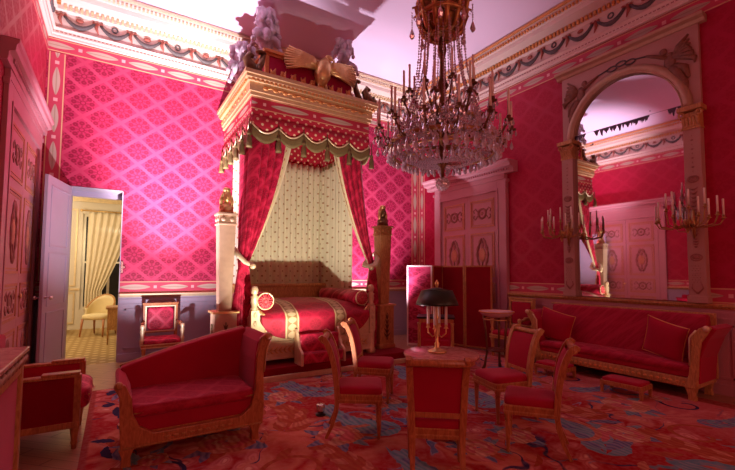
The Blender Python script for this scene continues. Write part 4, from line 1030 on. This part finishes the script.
armS(0,[(X0+.055,.25),(X0+.05,.50),(X0+.01,.60),(X0-.045,.64),(X0-.07,.60),(X0-.03,.52),(X0-.02,.25)]).build('low_arm','velvet',t,world=True,bev=.02)
armS(0,[(X1-.07,.25),(X1-.065,.70),(X1-.04,.86),(X1+.02,.935),(X1+.06,.91),(X1+.02,.8),(X1-.0,.25)]).build('high_arm','velvet',t,world=True,bev=.02)
def zb(u): return .645+(.93-.645)*(u**1.0)*(1)+.02*sin(pi*u)
m=MB(); n=16; poly=[(X1-.02,.2),(X0,.2)]+[(X0-.03+(X1-X0+.02)*i/n,zb(i/n)) for i in range(n+1)]
m.prism(poly,Yb-.10,Yb+.02,'XZ'); m.build('backrest','velvet',t,world=True,bev=.02)
MB().tube([(X0-.03+(X1-X0+.02)*i/n,Yb+.015,zb(i/n)-.01) for i in range(n+1)],.018,6).build('back_moulding','wood',t,world=True)
for x in(X0+.02,X1-.06):
    for y in(Ya+.03,Yb-.05):
        MB().prism([(x-.055,.145),(x+.055,.145),(x+.03,.08),(x+.035,.0),(x-.035,.0),(x-.03,.08)],y-.035,y+.035,'XZ').build('leg','wood',t,world=True,bev=.008)

# ------------------------------------------------------------------ long sofa
SX0,SY0,SY1=5.82,1.93,4.12
t=thing('long_sofa','long crimson sofa with scrolled gilt wood arms against the right wall under the mirror','sofa',(6.1,3.02,.0))
MB().box(SX0,6.42,SY0+.02,SY1-.02,.15,.26).build('base_rail','woodgold',t,world=True,bev=.01)
m=MB()
for k in range(28): m.ball((SX0-.006,SY0+.15+k*.07,.205),(.006,.024,.018),6,4)
m.build('gilt_mount','goldred',t,world=True)
MB().box(SX0+.02,6.25,SY0+.08,SY1-.08,.26,.36).build('seat_box','velvet',t,world=True,bev=.02)
MB().sel((6.03,(SY0+SY1)/2,.375),(.21,(SY1-SY0)/2-.09,.06),.4,.10,48,10).build('seat_cushion','damF',t,world=True)
MB().prism([(6.20,.26),(6.22,.55),(6.28,.98),(6.33,1.0),(6.40,.98),(6.42,.26)],SY0+.05,SY1-.05,'XZ').build('backrest','damF',t,world=True,bev=.02)
MB().prism([(6.36,.2),(6.40,1.01),(6.425,1.01),(6.42,.2)],SY0,SY1,'XZ').tube([(6.33,SY0,1.0),(6.33,SY1,1.0)],.012,6).build('back_frame','woodgold',t,world=True)
for sg,y in((1,SY0),(-1,SY1)):   # sg points into the sofa
    P=[(y+sg*.16,.15),(y+sg*.10,.30),(y+sg*.07,.55),(y+sg*.06,.75),(y-sg*.01,.86),(y-sg*.08,.905),(y-sg*.13,.88),(y-sg*.09,.80),(y-sg*.03,.70),(y-sg*.0,.5),(y+sg*.01,.30),(y+sg*.04,.15)]
    MB().prism(P,SX0-.02,SX0+.03,'YZ').build('arm_scroll','woodgold',t,world=True,bev=.008)
    P2=[(y+sg*.10,.26),(y+sg*.075,.55),(y+sg*.06,.75),(y-sg*.03,.86),(y-sg*.10,.90),(y-sg*.17,.87),(y-sg*.09,.74),(y-sg*.005,.5),(y+sg*.01,.2)]
    MB().prism(P2,SX0+.03,6.40,'YZ').build('arm_panel','velvet',t,world=True,bev=.015)
    MB().ball((SX0-.03,y-sg*.09,.87),(.02,.035,.035),12,8).tube([(SX0-.02,y+sg*.085,.42),(SX0-.02,y+sg*.075,.75),(SX0-.02,y+sg*.01,.84)],.010,5).build('arm_mount','goldpale',t,world=True)
    for x in(SX0+.03,6.34): MB().prism([(y+sg*.03,.15),(y+sg*.15,.15),(y+sg*.12,.07),(y+sg*.12,0),(y+sg*.04,0),(y+sg*.05,.07)],x-.035,x+.035,'YZ').build('leg','woodgold',t,world=True,bev=.006)
def pillow(loc,rot,label):
    t=thing('square_cushion',label,'cushion',loc,0,'cushions on the long sofa'); t.rotation_euler=rot
    def f(sg): 
        return lambda u,v:(.27*(2*u-1)*(1-.06*(2*v-1)**2*0-.07*(1-(2*v-1)**2)),sg*.075*((1-(2*u-1)**2)*(1-(2*v-1)**2))**.42,.24*(2*v-1)*(1-.07*(1-(2*u-1)**2)))
    MB().grid(f(1),16,16).grid(f(-1),16,16).build('cover','velvet',t)
    pts=[]
    for k in range(40):
        q=k/10; s=int(q)%4; r=q-int(q); u,v=[(r,0),(1,r),(1-r,1),(0,1-r)][s]; pts.append(f(1)(u,v))
    MB().tube(pts,.007,5,closed=True).build('piping','goldred',t)
    return t
pillow((6.03,3.86,.66),(0,-.25,pi/2+.10),'plump plain red cushion leaning at the left end of the sofa')
pillow((6.00,2.34,.66),(0,-.22,pi/2-.30),'plump red cushion propped at the right end of the sofa by its arm')

# footstools
def stool(loc,rz,label):
    t=thing('footstool',label,'footstool',loc,rz,'low red footstools before the sofa')
    MB().box(-.24,.24,-.15,.15,.10,.155).build('frame','wood',t,bev=.006); MB().sel((0,0,.165),(.225,.14,.028),.4,.15,28,8).build('cushion','velvet',t)
    for sx in(-1,1):
        for sy in(-1,1): MB().prism([(sx*.22-.02,.10),(sx*.22+.02,.10),(sx*.22+.014,0),(sx*.22-.014,0)],sy*.13-.018,sy*.13+.018,'XZ').build('leg','wood',t,bev=.003)
stool((5.42,2.55,.008),pi/2+.05,'low red footstool on the carpet before the middle of the sofa')
stool((5.50,3.55,.008),pi/2+.05,'low red footstool near the left end of the sofa')

# ------------------------------------------------------------------ armchairs
def fauteuil(loc,rz,label,fab='damF2',gilt='goldpale',frame='wood'):
    t=thing('open_armchair',label,'armchair',loc,rz)   # faces local -Y
    MB().box(-.31,.31,-.28,.26,.33,.40).build('seat_rail',frame,t,bev=.008)
    MB().box(-.312,.312,-.283,-.27,.335,.35).box(-.312,.312,-.283,-.27,.385,.398).build('gilt_line',gilt,t)
    MB().sel((0,-.02,.42),(.28,.26,.06),.4,.2,28,8).build('seat',fab,t)
    fr=MB(); fr.box(-.27,-.215,.22,.27,.40,1.02).box(.215,.27,.22,.27,.40,1.02).box(-.215,.215,.22,.27,.98,1.04).box(-.215,.215,.225,.265,.52,.56); fr.box(-.28,.28,.215,.275,1.02,1.05)
    fr.build('back_frame',frame,t,bev=.006)
    MB().frame(-.235,.235,.54,1.0,.205,.222,.018).build('gilt_fillet',gilt,t)
    MB().sel((0,.235,.77),(.205,.035,.205),.3,.25,28,10).build('backrest',fab,t)
    for sx in(-1,1):
        MB().tube([(sx*.25,.23,.72),(sx*.28,.05,.70),(sx*.30,-.18,.68)],[.022,.024,.026],6).sel((sx*.285,0,.715),(.03,.09,.018),.6,.6,12,6).build('armrest',frame,t)
        MB().lathe([(.03,.40),(.022,.43),(.035,.47),(.022,.52),(.03,.58),(.035,.62),(.025,.65),(.035,.68),(.03,.71),(.0,.725)],(sx*.295,-.22,0),n=12).build('arm_support',gilt,t)
        MB().lathe([(.018,0),(.022,.04),(.03,.28),(.036,.30),(.036,.34)],(sx*.27,-.24,0),n=12).build('leg',gilt if False else frame,t)
        MB().tube([(sx*.24,.30,0),(sx*.24,.25,.2),(sx*.24,.24,.34)],[.018,.026,.03],4).build('leg',frame,t)
    return t
th_=fauteuil((.67,7.30,0),0,'crimson throne-like armchair with white gilt arm supports against the back wall')
th_.scale=(.96,.96,.93)
fauteuil((6.10,4.72,0),-pi/2,'red armchair between the large door and the sofa','velvet','gold','woodgold')
def bergere(loc,rz,label):
    t=thing('bergere',label,'armchair',loc,rz)   # faces local +X, closed sides
    for sy in(-1,1):
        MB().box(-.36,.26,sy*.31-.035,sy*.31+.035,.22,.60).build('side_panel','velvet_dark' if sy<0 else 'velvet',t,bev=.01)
        MB().box(-.38,.28,sy*.31-.04,sy*.31+.04,.60,.625).box(.02,.28,sy*.31-.045,sy*.31+.045,.625,.645).build('arm_rail','wood',t,bev=.006)
        MB().box(.24,.29,sy*.31-.038,sy*.31+.038,.18,.62).box(-.36,.29,sy*.31-.04,sy*.31+.04,.18,.235).build('side_frame','wood',t,bev=.006)
        MB().lathe([(.02,0),(.02,.03),(.026,.05),(.022,.07),(.035,.17),(.035,.19)],(.255,sy*.30,0),n=12).build('leg','wood',t)
        MB().tube([(-.38,sy*.29,0),(-.34,sy*.29,.2)],[.02,.03],4).build('leg','wood',t)
    MB().box(-.40,-.32,-.34,.34,.2,.92).build('backrest','velvet',t,bev=.03)
    MB().box(-.34,.27,-.28,.28,.2,.30).build('seat_rail','wood',t,bev=.006)
    MB().sel((.03,0,.40),(.33,.285,.12),.5,.25,32,12).build('seat_cushion','damF2',t)
    MB().tube([(.34,-.25,.42),(.375,0,.42),(.34,.25,.42)],.008,6).build('piping','woodgold',t)
bergere((-.50,4.56,0),0,'red upholstered armchair with closed sides at left, facing the daybed')

# ------------------------------------------------------------------ commode at lower left
t=thing('console_cabinet','red panelled cabinet with carved gilt top edge at the left edge','cabinet',(-.74,2.7,0))
MB().box(-.98,-.50,2.0,3.40,.05,.90).build('body','wood',t,world=True,bev=.006)
fp=MB()
for y0,y1 in((2.02,2.66),(2.70,3.33)): fp.box(-.50,-.492,y0+.05,y1-.02,.12,.84)
fp.build('red_panel','velvet',t,world=True)
MB().box(-.505,-.475,3.33,3.395,.05,.9).box(-.505,-.48,2.66,2.70,.05,.9).box(-.505,-.478,2.0,3.40,.05,.11).box(-.505,-.478,2.0,3.40,.85,.9).build('gilt_stile','woodgold',t,world=True,bev=.005)
MB().box(-1.0,-.455,1.98,3.43,.975,1.005).build('top_slab','marble_r',t,world=True,bev=.006)
m=MB().box(-.99,-.475,1.99,3.41,.90,.975)
for k in range(14):
    y=2.04+k*.10; m.tube([(-.47,y-.035,.915),(-.462,y,.955),(-.47,y+.035,.915)],[.010,.012,.010],6); m.ball((-.465,y+.05,.935),(.010,.012,.026),8,5); m.tube([(-.47,y,.91),(-.46,y,.97)],.006,5)
m.build('carved_frieze','tan',t,world=True)
for x in(-.93,-.53):
    for y in(2.06,3.34): MB().lathe([(.03,0),(.035,.03),(.025,.05)],(x,y,0),n=10).build('foot','wood',t,world=True)
t=thing('gilt_ornament','small gilt ornament standing on the cabinet at the left edge','ornament',(-.66,3.20,1.005))
MB().lathe([(.055,0),(.06,.012),(.03,.03),(.035,.05)],n=14).build('base','goldred',t); MB().sel((0,0,.085),(.05,.07,.04),.8,.8,12,8).build('shell','goldred',t)

# ------------------------------------------------------------------ screen, small commode, washstand
t=thing('folding_screen','four-panel crimson folding screen in front of the large right-hand door','folding screen',(5.7,6.0,0))
pts=[(5.14,6.60),(5.49,6.20),(5.90,6.36),(6.0,5.80),(6.19,5.26)]
for i in range(4):
    a,b_=pts[i],pts[i+1]; L=math.dist(a,b_); T=TR(a[0],a[1])@RZ(math.atan2(b_[1]-a[1],b_[0]-a[0]))
    p=MB(T).box(.012,L-.012,-.012,.012,.05,1.63).build('screen_panel','damX' if i==0 else 'velvet_dark',t,world=True)  # lamplight on the first panel put into its brighter cloth, the others darker
    MB(T).frame(.004,L-.004,.03,1.65,-.018,.018,.03).box(.004,.034,-.018,.018,0,.03).box(L-.034,L-.004,-.018,.018,0,.03).build('panel_frame','porc' if i==0 else 'wood',p if False else t,world=True)
t=thing('small_commode','small red and gilt commode with dark top in front of the screen','commode',(4.48,4.98,.008),-.75)
MB().box(-.26,.26,-.2,.2,.12,.74).build('body','crim',t,bev=.005); MB().box(-.30,.30,-.23,.23,.76,.79).build('top','black',t,bev=.006); MB().box(-.27,.27,-.21,.21,.70,.76).build('frieze','wood',t)
for sx in(-1,1):
    for sy in(-1,1): MB().lathe([(.03,0),(.02,.05),(.03,.1),(.025,.65),(.035,.70)],(sx*.26,sy*.2,0),n=10).build('corner_column','woodgold',t)
for z in(.2,.46): MB().box(-.2,.2,-.215,-.2,z,z+.22).build('drawer','velvet',t,bev=.004)
t=thing('washstand','tripod washstand with a pale rose basin near the screen','washstand',(5.05,4.22,.008))
MB().lathe([(.0,.80),(.10,.80),(.20,.83),(.255,.875),(.265,.90),(.25,.90),(.19,.85),(.10,.82),(.0,.82)],n=32).build('basin','porc',t)
MB().torus((0,0,.895),.262,.010,'Z',32,6).build('gilt_rim','goldred',t)
for k in range(3):
    a=2*pi*k/3+.5; c_,s_=cos(a),sin(a); MB().tube([(.20*c_,.20*s_,.83),(.17*c_,.17*s_,.6),(.15*c_,.15*s_,.3),(.19*c_,.19*s_,.08),(.22*c_,.22*s_,.0)],[.024,.018,.016,.02,.028],8).build('leg','bronze',t)
MB().lathe([(.0,.30),(.16,.30),(.165,.32),(.0,.33)],n=24).build('shelf','wood_d',t)
MB().torus((0,0,.78),.20,.012,'Z',28,6).build('support_ring','gold',t)

# floor spotlights
def spotlamp(loc,label):
    t=thing('floor_spotlight',label,'spotlight',loc,0,'small floor spotlights')
    MB().lathe([(.05,0),(.055,.01),(.02,.02)],n=16).build('base','black',t)
    MB().lathe([(.0,.02),(.035,.03),(.045,.06),(.045,.11),(.04,.115)],n=16).build('housing','steel',t)
    return t
spotlamp((1.87,3.86,.008),'small round floor spotlight on the carpet behind the profile chair')
spotlamp((.46,5.62,0.008),'floor spotlight on the carpet behind the daybed, aimed at the back wall')
spotlamp((4.62,6.45,0),'floor spotlight on the floor right of the bed beside the screen')

# ------------------------------------------------------------------ lights
def area(loc,target,size,power,color,sy=None):
    l=bpy.data.lights.new('area_light','AREA'); l.energy=power; l.color=color; l.size=size
    if sy: l.shape='RECTANGLE'; l.size_y=sy
    o=bpy.data.objects.new('area_light',l); COL.objects.link(o); o.location=loc
    o.rotation_euler=(Vector(target)-Vector(loc)).to_track_quat('-Z','Y').to_euler(); return o
def spot(loc,target,power,color,ang=120,blend=.6,r=.03):
    l=bpy.data.lights.new('spot_light','SPOT'); l.energy=power; l.color=color; l.spot_size=math.radians(ang); l.spot_blend=blend; l.shadow_soft_size=r
    o=bpy.data.objects.new('spot_light',l); COL.objects.link(o); o.location=loc
    o.rotation_euler=(Vector(target)-Vector(loc)).to_track_quat('-Z','Y').to_euler(); return o
WH=(.97,.86,1.0)
spot((.46,5.62,.16),(.85,7.85,3.4),700,WH,92,1.0)
spot((.46,5.62,.16),(.90,7.85,3.3),3800,(1,.90,.90),42,1.0)
spot((.46,5.62,.16),(.75,7.5,5.95),2200,WH,56,.8)
spot((4.62,6.45,.16),(4.75,7.85,3.2),900,WH,76,.8)
spot((4.62,6.45,.16),(4.7,6.5,5.9),1000,WH,70,1.0)
spot((1.87,3.86,.17),(2.6,6.9,2.7),540,(1,.88,.70),62,.8)
spot((1.87,3.86,.17),(2.5,3.9,6),110,(1,.62,.74),120,.8,.06)
for x0 in(.75,4.65): area((x0,YF+.05,2.45),(x0,4,1.6),1.4,37,(1,.30,.23),2.6)  # added reddish fill, set in the unseen front windows
pl=bpy.data.lights.new('next_room_light','POINT'); pl.energy=110; pl.color=(1,.80,.55); pl.shadow_soft_size=.2
o=bpy.data.objects.new('next_room_light',pl); COL.objects.link(o); o.location=(-1.6,10.4,2.6)
area((-.1,Y3+.15,1.8),(-.3,10,.5),.9,25,(1,.95,.85),1.8)
w=bpy.data.worlds.new('World'); SC.world=w; w.use_nodes=True; w.node_tree.nodes['Background'].inputs[0].default_value=(1,.55,.5,1); w.node_tree.nodes['Background'].inputs[1].default_value=.15

# ------------------------------------------------------------------ camera (16-20 mm lens, shifted crop)
cd=bpy.data.cameras.new('camera'); cam=bpy.data.objects.new('camera',cd); COL.objects.link(cam); SC.camera=cam
fpx=398.95; CXp,CYp=367.5,250.0
cd.sensor_width=36; cd.lens=fpx/735*36; cd.shift_y=(CYp-235)/735; cd.shift_x=0; cd.clip_start=.05
R3=Matrix(((0.8452948146497415,-0.034747296728685026,-0.5331691117237641),(-0.5342703983740217,-0.04443436976576022,-0.8441449687137771),(0.005640722251908495,0.9984078385878028,-0.05612459442088126)))
cam.matrix_world=Matrix.Translation((0,0,1.5))@R3.to_4x4()
SC.view_settings.view_transform='Standard'; SC.view_settings.look='None'; SC.view_settings.gamma=1; SC.view_settings.use_curve_mapping=False
SC.view_settings.exposure=-.12
cy=SC.cycles; cy.max_bounces=7; cy.diffuse_bounces=4; cy.glossy_bounces=4; cy.transmission_bounces=4; cy.caustics_reflective=False; cy.caustics_refractive=False; cy.sample_clamp_indirect=4
